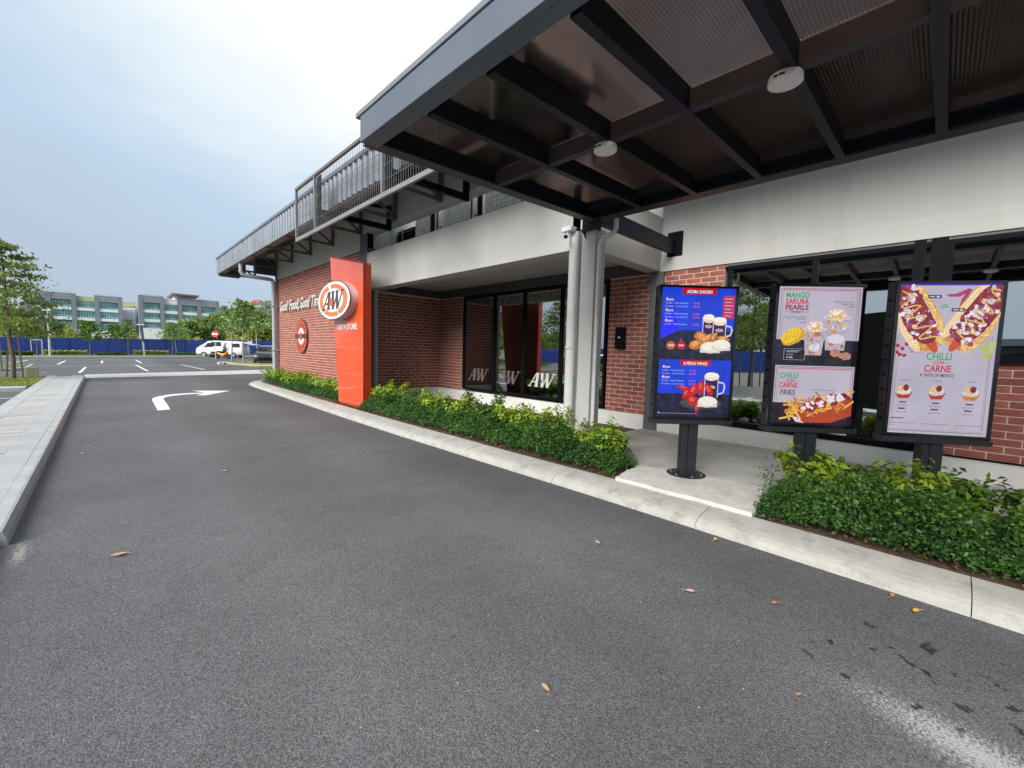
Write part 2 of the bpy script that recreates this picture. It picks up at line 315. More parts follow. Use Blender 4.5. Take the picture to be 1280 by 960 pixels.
# ------------------------------------------------------------------ leaf clouds
def leaf_cloud(name, C, size, material, parent=None, up=.35, centre=None, ratio=.5, fold=.25, outw=.6):
    C = np.asarray(C, float); n = len(C); size = np.broadcast_to(np.asarray(size, float), (n,))*RNG.uniform(.65, 1.3, n)
    nr = RNG.normal(size=(n, 3)); nr /= np.linalg.norm(nr, axis=1)[:, None]
    if centre is not None:
        o = C-np.asarray(centre); o /= np.linalg.norm(o, axis=1)[:, None]+1e-6; nr = nr*.7+o*outw
    nr[:, 2] += up; nr /= np.linalg.norm(nr, axis=1)[:, None]
    a = np.cross(nr, RNG.normal(size=(n, 3))); a /= np.linalg.norm(a, axis=1)[:, None]; b = np.cross(nr, a)
    s = size[:, None]
    v = np.empty((n, 4, 3)); v[:, 0] = C-a*s*.5; v[:, 1] = C+b*s*ratio*.5+nr*s*fold*.3; v[:, 2] = C+a*s*.5-nr*s*.08; v[:, 3] = C-b*s*ratio*.5+nr*s*fold*.3
    idx = (np.arange(n)*4)[:, None]; f = np.concatenate([idx+0, idx+2, idx+1, idx+0, idx+3, idx+2], 1).reshape(-1)
    me = bpy.data.meshes.new(name); me.vertices.add(n*4); me.vertices.foreach_set('co', v.reshape(-1))
    me.loops.add(n*6); me.loops.foreach_set('vertex_index', f); me.polygons.add(n*2)
    me.polygons.foreach_set('loop_start', np.arange(0, n*6, 3)); me.polygons.foreach_set('loop_total', np.full(n*2, 3))
    me.materials.append(material); me.update(calc_edges=True)
    return link(name, me, parent)

# ================================================================== GROUND
g = MB(); g.box(-400, 400, -300, 700, -.5, -.03)
tag(g.build('ground', mat('ground_grass_soil', (.10, .13, .045), .95, .3, .4, .5, 5)), kind='structure')
g = MB(); g.poly([(-60, -60, 0), (60, -60, 0), (60, 66, 0), (-60, 66, 0)])
tag(g.build('road', asph), kind='structure')

# right kerb island -------------------------------------------------
kb = [(3.86, -9), (3.87, -2.4), (3.88, -.5), (3.90, 1.2), (3.90, 3.), (3.88, 5.), (3.87, 7.), (3.89, 9.5), (3.95, 12.2), (4.02, 15.4), (4.09, 18.6), (4.17, 19.5), (4.42, 20.15), (4.9, 20.6), (6, 20.8), (14, 20.8)]
def resample(pts, step):
    out_ = []; acc = 0
    P_ = [Vector(p) for p in pts]; tot = [0]
    for a, b in zip(P_, P_[1:]): tot.append(tot[-1]+(b-a).length)
    n = int(tot[-1]/step)
    for i in range(n+1):
        s = min(i*step, tot[-1]-1e-6); k = max(j for j in range(len(tot)) if tot[j] <= s+1e-9); k = min(k, len(P_)-2)
        t = (s-tot[k])/(tot[k+1]-tot[k]); out_.append(P_[k].lerp(P_[k+1], t))
    return out_
def kerb_run(name, pts, side, prof, matr, seg_len, gap=.006, parent=None, jitter=.0):
    """kerb made of separate stones; prof = [(offset, z)...] from road side inwards"""
    pts = resample(pts, .25); per = max(1, round(seg_len/.25)); i = 0
    while i < len(pts)-1:
        j = min(i+per, len(pts)-1); m = MB(); rings = []; dz = random.uniform(-jitter, jitter); dx = random.uniform(-jitter, jitter)
        for k in range(i, j+1):
            d = (pts[min(k+1, len(pts)-1)]-pts[max(k-1, 0)]).normalized(); nrm = Vector((d.y, -d.x))*side
            p = pts[k].copy()
            if k == i and i: p += d*gap
            rings.append([(p.x+nrm.x*(o+dx), p.y+nrm.y*(o+dx), z+(dz if z > .03 else 0)) for o, z in prof])
        n = len(prof); vs = [q for rg in rings for q in rg]; fs = []
        for a in range(len(rings)-1):
            for b in range(n-1):
                q = (a*n+b, (a+1)*n+b, (a+1)*n+b+1, a*n+b+1); fs.append(q if side > 0 else q[::-1])
        fs.append(tuple(range(n))); fs.append(tuple((len(rings)-1)*n+b for b in range(n)))
        m.add(vs, fs); m.build(name, matr, parent); i = j
kr = tag(empty('kerb'), kind='structure')
kerb_run('kerb_stone', kb, 1, [(0, -.02), (.015, .030), (.045, .062), (.09, .086), (.15, .100), (.24, .110), (.42, .122), (.42, -.02)], concrete, 1.75, parent=kr, jitter=.003)
# planting soil
g = MB(); g.prism([(4.27, -9), (7.66, -9), (7.66, 11.2), (5.25, 11.4), (5.28, 19.5), (12, 19.8), (12, 20.5), (4.95, 20.3), (4.6, 19.8), (4.4, 15), (4.3, 9), (4.28, 2)], -.02, .115)
tag(g.build('planting_soil', soil), kind='structure')
# slab under the screens and window wall
g = MB(); g.prism([(5.0, 2.72), (5.22, 1.15), (5.55, .95), (5.75, -.4), (6.1, -9), (7.66, -9), (7.66, 4.1), (5.1, 4.1)], .1, .15)
tag(g.build('concrete_slab', slab_m, bevel=.006), kind='structure')
g = MB(); rr = random.Random(3)
edge = [(4.30, 2.60), (4.30, 1.13), (4.75, 1.16), (5.25, 1.22), (5.30, 1.6), (5.22, 2.0), (5.12, 2.35), (5.02, 2.66), (4.7, 2.68)]
e2 = []
for a, b in zip(edge, edge[1:]+edge[:1]):
    for k in range(8):
        t = k/8; e2.append((a[0]+(b[0]-a[0])*t+rr.uniform(-.012, .012), a[1]+(b[1]-a[1])*t+rr.uniform(-.012, .012)))
g.prism(e2, .1, .158)
tag(g.build('cement_pad', pad_m, bevel=.008), kind='structure')

# left kerb and walkway ---------------------------------------------
kl = tag(empty('kerb'), kind='structure')
kerb_run('kerb_stone', [(-.572, 4.95), (-.572, 25.6)], -1, [(0, -.02), (.01, .06), (.03, .115), (.05, .12), (.132, .12), (.132, -.02)], concrete2, 2.6, parent=kl, jitter=.0025)
kerb_run('kerb_stone', [(-.68, -8), (-.66, 4.9)], -1, [(0, -.02), (.01, .06), (.03, .105), (.05, .112), (.13, .112), (.13, -.02)], concrete2, 2.6, parent=kl, jitter=.006)
wk = tag(empty('walkway'), kind='structure')
Bx('bedding', mat('paver_joint', (.13, .13, .12), .9, .2, 20), wk, -1.66, -.70, -8, 25.5, -.02, .098)
y = -8.
while y < 25.4:
    l_ = 2.4; Bx('edge_strip', concrete2, wk, -.955, -.706, y+.004, min(y+l_, 25.48), .05, .121, .003); Bx('edge_strip', concrete2, wk, -1.66, -1.405, y+.004, min(y+l_, 25.48), .05, .119, .003); y += l_
me1 = MB(); me1.box(-.222, .222, -.138, .138, -.05, .0); pm = me1.mesh('paving_slab'); pm.materials.append(paver_m)
y = -.6; k = 0
while y < 25.3:
    o = link('paving_slab', pm, wk, (-1.18, y, .118+random.uniform(-.004, .004))); o.rotation_euler = (random.uniform(-.006, .006), random.uniform(-.006, .006), random.uniform(-.008, .008)); y += .285
# ground left of the walkway: grass verge with its kerb, tree on it
g = MB(); g.prism([(-1.67, 20.6), (-1.67, 24.9), (-2.4, 25.6), (-7, 25.6), (-7, 20.3)], -.02, .12)
vg = tag(g.build('grass_verge', mat('verge_turf', (.12, .155, .035), .95, .35, 6, .8, 40, dirt=(.20, .13, .06, .8), dscale=2.0)), kind='structure')
kv = tag(empty('kerb'), kind='structure')
kerb_run('kerb_stone', [(-7, 19.7), (-2.4, 19.6), (-1.68, 19.6)], -1, [(0, -.02), (.01, .10), (.03, .12), (.5, .125), (.5, -.02)], concrete2, 1.5, parent=kv, jitter=.004)
kerb_run('kerb_stone', [(-1.75, 25.6), (-2.6, 25.75), (-7, 25.8)], -1, [(0, -.02), (.01, .10), (.03, .12), (.15, .12), (.15, -.02)], concrete2, 1.5, parent=kv, jitter=.004)
# tufts of grass on the verge
pts = np.stack([RNG.uniform(-6.8, -1.7, 9000), RNG.uniform(20.2, 25.4, 9000), np.full(9000, .135)], 1)
tag(leaf_cloud('grass', pts, .05, leaf_olive, up=-.2), kind='stuff')
# far left island
g = MB(); g.prism([(-8, 30.6), (-3.4, 32.4), (-3.0, 33.5), (-3.1, 37.5), (-8, 37.5)], -.02, .12)
tag(g.build('grass_island', MATS['verge_turf']), kind='structure')
kv2 = tag(empty('kerb'), kind='structure')
kerb_run('kerb_stone', [(-8, 30.2), (-3.3, 32.0), (-2.85, 33.3), (-2.95, 38)], -1, [(0, -.02), (.01, .10), (.03, .12), (.22, .12), (.22, -.02)], concrete2, 1.5, parent=kv2)

# concrete strip across the end of the lane
g = MB(); g.add([(-.62, 25.5, .0), (-.62, 27.7, 0), (7.6, 30.6, 0), (20, 34.5, 0), (20, 30.8, 0), (6.6, 26.95, 0),
                 (-.62, 25.9, .05), (-.62, 27.3, .05), (7.5, 30.2, .05), (20, 34.1, .05), (20, 31.2, .05), (6.7, 27.4, .05)],
               [(6, 11, 8, 7), (11, 10, 9, 8), (0, 5, 11, 6), (5, 4, 10, 11), (7, 8, 2, 1), (8, 9, 3, 2), (0, 6, 7, 1)])
tag(g.build('concrete_strip', mat('strip_concrete', (.46, .45, .42), .9, .10, 2.5, .4, 60, dirt=(.27, .26, .25, .7), dscale=.9)), kind='structure')

# painted arrow and bay lines
def flat_poly(name, px, z=.004, m=paint):
    g = MB(); g.poly([P(u, v, z) for u, v in px][::-1]); o = g.build(name, m); o.data.validate(); return o
lo = [(197, 513), (193, 505.5), (189.8, 499.8), (191.2, 497.4), (198.8, 495.3), (211, 493.3), (225, 492), (240, 491.2), (256, 490.6)]
li = [(213, 511.8), (208.5, 504.5), (204.3, 499.3), (204.9, 497.3), (208.8, 495.9), (217, 494.6), (228, 493.4), (242, 492.4), (256, 491.8)]
g = MB(); V_ = [P(u, v, .004) for q in zip(lo, li) for u, v in q]; g.add(V_, [(2*i, 2*i+1, 2*i+3, 2*i+2) for i in range(len(lo)-1)]+[])
n0 = [P(u, v, .004) for u, v in ((240, 488.2), (256, 490.6), (256, 491.8), (244.6, 494.2), (257, 494.1), (287.8, 488.4))]
g.add(n0, [(0, 1, 5), (1, 2, 5), (2, 3, 4), (2, 4, 5)])
me = g.mesh('road_arrow'); me.materials.append(paint); bm = bmesh.new(); bm.from_mesh(me)
for f in bm.faces:
    f.normal_update()
    if f.normal.z < 0: f.normal_flip()
bm.to_mesh(me); bm.free()
tag(link('road_arrow', me), 'white painted right turn arrow on the dark asphalt lane', 'road marking')
def line(p, q, w=.13):
    a = Vector((*p, .004)); b = Vector((*q, .004)); n = Vector((-(b-a).y, (b-a).x, 0)).normalized()*w/2
    g = MB(); g.poly([a-n, b-n, b+n, a+n][::1]); o = g.build('bay_line', paint)
    return tag(o, None, None)
bl = tag(empty('car_park_markings'), kind='structure')
for p, q in [((-.87, 29.6), (-.78, 36)), ((-2.15, 40.2), (-2.09, 47.2)), ((-.10, 42.3), (-.06, 47.5)), ((2.07, 42.4), (2.07, 49.9)), ((1.75, 30.7), (1.6, 38.7)), ((4.49, 31.9), (4.09, 39.3)),
             ((-4.4, 41.3), (-4.1, 48.4)), ((-3.6, 12.55), (-1.75, 12.75)), ((-3.6, 14.9), (-1.75, 15.1)), ((-3.6, 17.2), (-1.75, 17.4)), ((-3.6, 10.1), (-1.75, 10.3)),
             ((-3.6, 7.7), (-1.75, 7.9)), ((-3.6, 5.3), (-1.75, 5.5)), ((-3.6, 2.9), (-1.75, 3.1)), ((-3.6, .5), (-1.75, .7)), ((-12, 50.3), (20, 51.5)), ((-12, 36.6), (8, 38.8)), ((-6, 30.2), (-2, 30.4))]:
    line(p, q, .11 if abs(q[1]-p[1]) > 2 else .1).parent = bl
# ================================================================== RESTAURANT
RT = empty('restaurant', (5.3, 4, 0), label='red brick and white single storey drive-through restaurant with grey metal roof edge', cat='restaurant')
def wm(o):                                  # world matrix without a depsgraph update
    return o.matrix_basis.copy() if o.parent is None else wm(o.parent) @ o.matrix_parent_inverse @ o.matrix_basis
def par(o, p):                              # parent, keeping world coordinates
    o.parent = p; o.matrix_parent_inverse = wm(p).inverted(); return o
def RB(name, m, parent, *a, bevel=0): return par(Bx(name, m, None, *a, bevel=bevel), parent)
def RM(mb, name, m, parent, bevel=0): return par(mb.build(name, m, None, bevel=bevel), parent)

XB = 7.7; XF = 5.3
COURSE, LEN, JT = .0917, .27, .013
BR_LEFT = [298]
_bm = {}
def brick_mesh(l_, axis):
    k = (round(l_, 3), axis)
    if k not in _bm:
        m = MB(); h = COURSE-JT; c = .004; D = .022
        # front face chamfered: local x along wall, y outwards (towards viewer), z up
        D, c = .007, .0025
        vs = [(0, 0, 0), (l_, 0, 0), (l_, 0, h), (0, 0, h), (0, D-c, 0), (l_, D-c, 0), (l_, D-c, h), (0, D-c, h), (c, D, c), (l_-c, D, c), (l_-c, D, h-c), (c, D, h-c)]
        fs = [(0, 1, 5, 4), (1, 2, 6, 5), (2, 3, 7, 6), (3, 0, 4, 7), (4, 5, 9, 8), (5, 6, 10, 9), (6, 7, 11, 10), (7, 4, 8, 11), (8, 9, 10, 11)]
        if axis == 'x': vs = [(-y_, -x_, z_) for x_, y_, z_ in vs]          # wall on X, facing -X, running towards -Y
        else: vs = [(x_, -y_, z_) for x_, y_, z_ in vs]                      # wall on Y, facing -Y, running towards +X
        m.add(vs, fs); me_ = m.mesh('brick'); me_.materials.append(brick_m); _bm[k] = me_
    return _bm[k]
def brick_wall(axis, fixed, a0, a1, z0, z1, indiv=False, ph=0, pick=None):
    """a0..a1 the range along the wall (Y for axis x, X for axis y)"""
    if axis == 'x': w = RB('brick_wall', mortar, RT, fixed, fixed+.2, a0, a1, z0, z1)
    else: w = RB('brick_wall', mortar, RT, a0, a1, fixed, fixed+.2, z0, z1)
    n = int((z1-z0+.03)/COURSE); stuff = MB()
    for r in range(n):
        z = z0+JT/2+r*COURSE; h = min(COURSE-JT, z1-z-.002); s = a0-((r % 2)*LEN/2+ph) % LEN
        while s < a1-.01:
            b0, b1 = max(s+JT/2, a0+.002), min(s+LEN-JT/2, a1-.002)
            if b1-b0 > .025:
                loc = (fixed-.0, b1, z) if axis == 'x' else (b0, fixed, z); l_ = b1-b0
                if h < COURSE-JT-.01: pass
                if indiv and BR_LEFT[0] > 0 and (pick is None or pick(b0, b1, z)):
                    o = link('brick', brick_mesh(l_, axis)); o.location = loc; par(o, w); BR_LEFT[0] -= 1
                else:
                    me_ = brick_mesh(l_, axis); vs = [(v.co.x+loc[0], v.co.y+loc[1], v.co.z+loc[2]) for v in me_.vertices]
                    stuff.add(vs, [tuple(p.vertices) for p in me_.polygons])
            s += LEN
    if stuff.v:
        o = stuff.build('brickwork', brick_m); par(o, w); o['kind'] = 'stuff'
    return w
# window wall right of the grey column: low brick wall under the far-right window, brick pier, plinth
brick_wall('x', XB, -.95, .05, .445, 1.62, True, .05)
brick_wall('x', XB, 4.06, 4.99, .42, 3.19, True, .10)
brick_wall('x', XB, 2.72, 3.79, .45, 3.20, True, .02, pick=lambda a, b, z: z > 2.3 or z < .9 or b > 3.3)
brick_wall('x', XB, -9, -.95, .445, 1.62, False, .05)
brick_wall('x', XB, 10.06, 11.25, .42, 3.22, False, .02)
brick_wall('y', 11.25, 5.49, 7.7, .42, 3.22, False, .0)
brick_wall('x', XF, 11.72, 19.58, .30, 4.36, False, .06)
RB('plinth', cream_wall, RT, XB-.02, XB+.2, -9, 3.79, .02, .44)
RB('plinth', cream_wall, RT, XB-.02, XB+.2, 4.06, 11.25, .02, .415)
RB('plinth', cream_wall, RT, 5.49, XB-.02, 11.23, 11.45, .02, .415)
RB('flashing', black_metal, RT, XB-.035, XB, -9, 2.70, .425, .447)
RB('column', grey_paint, RT, XB-.06, XB+.2, 3.79, 4.06, .02, 3.2)
RB('column', grey_paint, RT, 5.295, 5.488, 11.25, 11.72, .1, 4.76, bevel=.01)
RB('column', grey_paint, RT, 5.27, 5.6, 19.58, 19.76, .1, 4.5)
RB('corner_beam', dark_band, RT, 4.55, 5.6, 19.60, 19.78, 4.50, 5.22)
# dark band and soffit in the recess
RB('ceiling_band', dark_band, RT, XB-.012, XB+.2, 4.06, 11.25, 3.2, 3.45)
RB('ceiling_band', dark_band, RT, 5.49, XB-.012, 11.238, 11.45, 3.225, 3.45)
RB('recess_ceiling', white_wall, RT, 5.6, XB+.1, 4.15, 11.3, 3.44, 3.6)
RB('roof_beam', white_wall, RT, 5.296, 5.62, 4.0, 11.40, 3.21, 4.21, bevel=.006)
RB('roof_beam', white_wall, RT, 5.296, XB+.1, 3.88, 4.16, 3.215, 4.205, bevel=.006)
RB('upper_wall', white_wall, RT, 5.302, 5.62, 3.9, 11.25, 4.76, 5.9)
RB('upper_wall', white_wall, RT, 5.302, 5.62, 11.25, 19.60, 4.362, 5.6)
RB('upper_wall', white_wall, RT, 6.1, 6.3, 11.30, 11.5, 4.1, 5.9)
RB('upper_wall', white_wall, RT, 5.62, XB, 3.91, 4.10, 4.56, 5.9)
RB('ledge_floor', concrete, RT, 5.6, 9.0, 3.9, 11.4, 3.62, 3.80)
RB('ledge_wall', white_wall, RT, 8.2, 8.4, 3.9, 11.4, 3.8, 5.9)
RB('ledge_wall', white_wall, RT, 5.62, 8.3, 11.42, 11.6, 3.8, 5.9)
# window wall header (moulding + wall)
RB('window_header', white_wall, RT, XB-.03, XB+.2, -9, 4.06, 3.20, 3.45, bevel=.004)
RB('upper_wall', white_wall, RT, XB, XB+.2, -9, 3.90, 3.452, 5.9)
RB('flat_roof_shade_eave', concrete, RT, 5.75, 16, -9, 3.90, 4.95, 5.1)  # unseen roof; the overhang before the wall is added to shade it
RB('end_wall', white_wall, RT, XB+.2, 16, -9.2, -9, 0, 5.6)
RB('rear_wall', white_wall, RT, 16, 16.2, -9.2, 19.6, 0, 5.6)
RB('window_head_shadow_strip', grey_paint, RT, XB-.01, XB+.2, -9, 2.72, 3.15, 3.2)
RB('side_wall', white_wall, RT, 5.6, 20, 19.4, 19.6, .1, 5.6)
# roof
g = MB()
for (xa_, xb_, ya_, yb_) in ((3.9, 5.64, 3.9, 11.5), (3.9, 16., 11.5, 23.45)):
    za_, zb_ = 5.46, 5.46+(xb_-3.9)*.086; g.add([(xa_, ya_, za_), (xa_, yb_, za_), (xb_, yb_, zb_), (xb_, ya_, zb_), (xa_, ya_, za_-.1), (xa_, yb_, za_-.1), (xb_, yb_, zb_-.1), (xb_, ya_, zb_-.1)], [(0, 1, 2, 3)[::-1], (4, 5, 6, 7), (0, 4, 5, 1), (1, 5, 6, 2), (2, 6, 7, 3), (3, 7, 4, 0)])
RM(g, 'roof', mat('roof_underside_grey', (.10, .095, .085), .6, .1, 3, streak=.2), RT)
# corrugated cladding (trapezoidal ribs, real geometry)
g = MB(); ys = 3.9; prof = []
while ys < 23.4:
    for dy, dx in ((0, 0), (.13, 0), (.16, .035), (.22, .035), (.25, 0)): prof.append((min(ys+dy, 23.45), 3.875-dx))
    ys += .25
vs = []; fs = []
for y_, x_ in prof: vs += [(x_, y_, 4.79), (x_, y_, 5.44)]
for i in range(len(prof)-1): fs.append((2*i, 2*i+1, 2*i+3, 2*i+2))
g.add(vs, fs); g.box(3.86, 5.0, 23.42, 23.46, 4.79, 5.44);
o = RM(g, 'roof_cladding', alu, RT)
RB('ridge_cap', alu, RT, 3.82, 4.15, 3.9, 23.5, 5.44, 5.53, bevel=.01)
RB('edge_gutter', bronze_steel, RT, 3.885, 4.09, 3.9, 23.3, 4.80, 4.92)
RB('edge_gutter', bronze_steel, RT, 3.9, 4.7, 23.2, 23.38, 4.70, 4.80)
for y_ in [23.0, 21.4, 19.52, 17.53, 15.55, 13.58, 11.6, 9.66, 7.72, 5.78]:
    g = MB()
    g.bar((3.9, y_, 4.80), (5.30, y_, 4.80), .06, .07); g.bar((5.27, y_+.001, 4.76), (5.27, y_+.001, 5.42), .08, .09)
    g.bar((5.25, y_, 4.83), (4.45, y_, 5.36), .05, .06); g.bar((3.95, y_, 5.34), (5.3, y_, 5.42), .06, .06)
    RM(g, 'roof_bracket', bronze_steel, RT)
for k in range(4):
    RB('purlin', bronze_steel, RT, 4.1+.33*k, 4.16+.33*k, 3.9, 23.3, 5.30+.03*k, 5.355+.03*k)
# grey downpipe at the far corner
g = MB(); g.tube([(3.97, 19.4, 4.82), (3.97, 19.4, 4.45), (4.02, 19.4, 4.36), (4.12, 19.4, 4.32), (4.98, 19.4, 4.29), (5.07, 19.4, 4.26), (5.11, 19.4, 4.16), (5.11, 19.4, .1)], .075, 12)
RM(g, 'downpipe', grey_pipe, RT)
g = MB(); [g.box(5.02, 5.32, 19.30, 19.50, z, z+.04) for z in (1.4, 3.2)]
RM(g, 'pipe_clip', grey_pipe, RT)
g = MB(); g.cyl((5.43, 11.0), .052, .1, 3.22, 14); RM(g, 'downpipe', mat('pipe_lilac_grey', (.42, .43, .46), .4, .04, 3), RT)
# mesh screen on black brackets above the brick corner
ms_ = empty('mesh_screen'); par(ms_, RT)
X1 = 3.47; y0, y1 = 3.95, 11.2; z0, z1 = 4.17, 5.36
g = MB(); g.bar((X1, y0, z0), (X1, y1, z0), .05, .075, black_metal)
g2 = MB(); g2.bar((X1, y0, z0), (X1, y1, z0), .05, .075)
frame_m = mat('weathered_grey_frame', (.20, .205, .21), .5, .12, 5)
rail_top = mat('brown_grey_rail', (.12, .105, .09), .5, .12, 5)
RM(g2, 'bottom_rail', frame_m, ms_)
g2 = MB(); g2.bar((X1, y0, z1), (X1, y1, z1), .05, .06); RM(g2, 'top_rail', rail_top, ms_)
for y_ in (11.17, 9.93, 6.80, 4.0):
    g2 = MB(); g2.bar((X1, y_, z0+.03), (X1, y_, z1-.03), .05, .05); RM(g2, 'post', frame_m, ms_)
    if y_ < 11:
        g2 = MB(); g2.box(X1+.03, X1+.05, y_-.26, y_-.03, z0+.04, z1-.04); RM(g2, 'post_plate', black_metal, ms_)
g2 = MB(); y_ = y0+.06
while y_ < y1: g2.bar((X1, y_, z0), (X1, y_, z1), .006, .006); y_ += .075
z_ = z0+.24
while z_ < z1: g2.bar((X1-.006, y0, z_), (X1-.006, y1, z_), .006, .006); z_ += .24
RM(g2, 'wire_mesh', mat('mesh_wire', (.16, .16, .16), .5, .1, 5), ms_)
for y_ in (9.93, 6.80, 4.3):
    g2 = MB(); g2.bar((X1+.04, y_, 4.60), (5.30, y_, 4.62), .07, .12); g2.bar((5.24, y_+.002, 4.56), (5.24, y_+.002, 5.12), .09, .10); g2.bar((5.28, y_, 5.12), (4.4, y_, 5.02), .06, .07); g2.bar((4.5, y_, 5.02), (3.9, y_, 4.68), .06, .07)
    RM(g2, 'screen_bracket', black_metal, RT)
# canopy arm fixed to the window wall
# windows ------------------------------------------------------------
def window(y0, y1, z0, z1, muls, fw=.055, thick=None, letters=None):
    w = par(empty('window', (XB+.02, (y0+y1)/2, z0)), RT)
    g = MB(); g.box(XB-.02, XB+.06, y0, y0+fw, z0, z1); g.box(XB-.02, XB+.06, y1-fw, y1, z0, z1); g.box(XB-.02, XB+.06, y0+fw, y1-fw, z1-fw, z1); g.box(XB-.02, XB+.06, y0+fw, y1-fw, z0, z0+fw)
    par(g.build('frame', black_metal), w)
    ed = [y0]+[m if not isinstance(m, tuple) else (m[0]+m[1])/2 for m in muls]+[y1]
    for m in muls:
        a, b = m if isinstance(m, tuple) else (m-.035, m+.035)
        g = MB(); g.box(XB-.03, XB+.055, a, b, z0+fw, z1-fw); par(g.build('mullion', black_metal), w)
    for a, b in zip(ed, ed[1:]):
        g = MB(); g.box(XB+.02, XB+.03, a+.02, b-.02, z0+.02, z1-.02); par(g.build('pane', glass), w)
    return w
def text_mesh(txt, size, bold=0., shear=0., ext=.0, align='LEFT', width=None, space=1.):
    c = bpy.data.curves.new('t', 'FONT'); c.body = txt; c.size = size; c.offset = bold; c.shear = shear; c.extrude = ext; c.align_x = align; c.resolution_u = 3; c.space_character = space
    o = bpy.data.objects.new('t', c); COL.objects.link(o); dg = bpy.context.evaluated_depsgraph_get(); dg.update()
    me = bpy.data.meshes.new_from_object(o.evaluated_get(dg)); bpy.data.objects.remove(o); bpy.data.curves.remove(c)
    me.materials.clear()
    if len(me.vertices) == 0: return me
    co = np.empty(len(me.vertices)*3); me.vertices.foreach_get('co', co); co = co.reshape(-1, 3)
    if width: co[:, 0] = (co[:, 0]-co[:, 0].min())*width/(co[:, 0].max()-co[:, 0].min()) + (0 if align == 'LEFT' else -width/2)
    me.vertices.foreach_set('co', co.reshape(-1)); me.update(); return me
FACE_X = Matrix(((0, 0, -1), (-1, 0, 0), (0, 1, 0)))      # text x -> -Y, y -> +Z, normal -> -X
def place(me, name, parent, origin, basis=FACE_X, m=None):
    if m is not None: me.materials.append(m)
    me.transform(Matrix.Translation(Vector(origin)) @ basis.to_4x4()); me.name = name
    o = link(name, me); return par(o, parent) if parent else o

def aw_strokes(sc=1.):
    """slanted A and W made of heavy slab strokes, as lists of quads in a 2 x 1 box"""
    q = []
    def st(x0, y0, x1, y1, w): q.append([(x0-w/2, y0), (x0+w/2, y0), (x1+w/2, y1), (x1-w/2, y1)])
    sl = .22
    st(.06, 0, .46+sl, 1., .09); st(.62, 0, .54+sl, 1., .21); q.append([(.22, .30), (.60, .30), (.62, .39), (.28, .39)])
    q.append([(-.06, 0), (.22, 0), (.24, .07), (-.04, .07)]); q.append([(.46, 0), (.78, 0), (.80, .07), (.48, .07)])
    st(1.10, 0, .88+sl, 1., .20); st(1.12, 0, 1.30+sl, .86, .08); st(1.52, 0, 1.28+sl, 1., .20); st(1.54, 0, 1.82+sl, 1., .08)
    q.append([(.98, .93), (1.24, .93), (1.26, 1.0), (1.0, 1.0)]); q.append([(1.38, .93), (1.64, .93), (1.66, 1.0), (1.40, 1.0)]); q.append([(1.88, .93), (2.18, .93), (2.20, 1.0), (1.90, 1.0)])
    return q
def aw_mesh(h, m_br, m_amp, depth=.004, amp=.42):
    g = MB(); cx = 1.06
    for i, q in enumerate(aw_strokes()):
        n = 4; zz = depth+i*.0004; v = [((x-cx)*h*.92, (y-.5)*h, 0) for x, y in q]+[((x-cx)*h*.92, (y-.5)*h, zz) for x, y in q]
        g.add(v, [(4, 5, 6, 7), (0, 1, 5, 4), (1, 2, 6, 5), (2, 3, 7, 6), (3, 0, 4, 7)], m_br)
    return g

# recess window and the windows of the wall behind the screens
w1 = window(5.03, 10.0, .47, 3.17, [6.27, 7.49, 8.62])
w2 = window(.10, 2.66, .45, 3.16, [1.43], fw=.06)
window_right = window(-9, .05, 1.66, 3.16, [-1.5, -3.0, -4.5, -6], fw=.06)
RB('window_post', black_metal, RT, XB-.05, XB+.1, .05, .20, .445, 3.2)
RB('window_post', black_metal, RT, XB-.045, XB+.1, .25, .36, .445, 3.2)
RB('window_sill', black_metal, RT, XB-.04, XB+.1, -9, .05, 1.62, 1.665)
icons_dark = mat('etched_gap_dark', (.03, .03, .03), .6)
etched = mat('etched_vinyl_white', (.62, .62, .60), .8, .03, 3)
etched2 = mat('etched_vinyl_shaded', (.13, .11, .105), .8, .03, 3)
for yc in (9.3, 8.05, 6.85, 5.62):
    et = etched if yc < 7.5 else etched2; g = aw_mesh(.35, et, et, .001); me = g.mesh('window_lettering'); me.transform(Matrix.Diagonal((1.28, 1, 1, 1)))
    o = place(me, 'window_lettering', w1, (XB+.016, yc, .93))
    o2 = text_mesh('&', .19, .004); place(o2, 'window_lettering', w1, (XB+.005, yc+.10, .86), m=icons_dark)
icons = mat('etched_vinyl_grey', (.13, .13, .125), .8, .1, 3)
for k in range(16):                          # row of square icons printed along the top of the panes
    yy = 9.75-k*.30; g = MB(); a = .105
    for (p0, p1, q0, q1) in ((-a, a, a-.018, a), (-a, a, -a, -a+.018), (-a, -a+.018, -a+.018, a-.018), (a-.018, a, -a+.018, a-.018)): g.box(XB+.014, XB+.016, yy+p0, yy+p1, 2.95+q0, 2.95+q1)
    rr = random.Random(k); g.box(XB+.014, XB+.0165, yy-.05, yy+rr.uniform(.0, .05), 2.95-.05, 2.95+rr.uniform(0, .05))
    par(g.build('printed_icon', icons), w1)
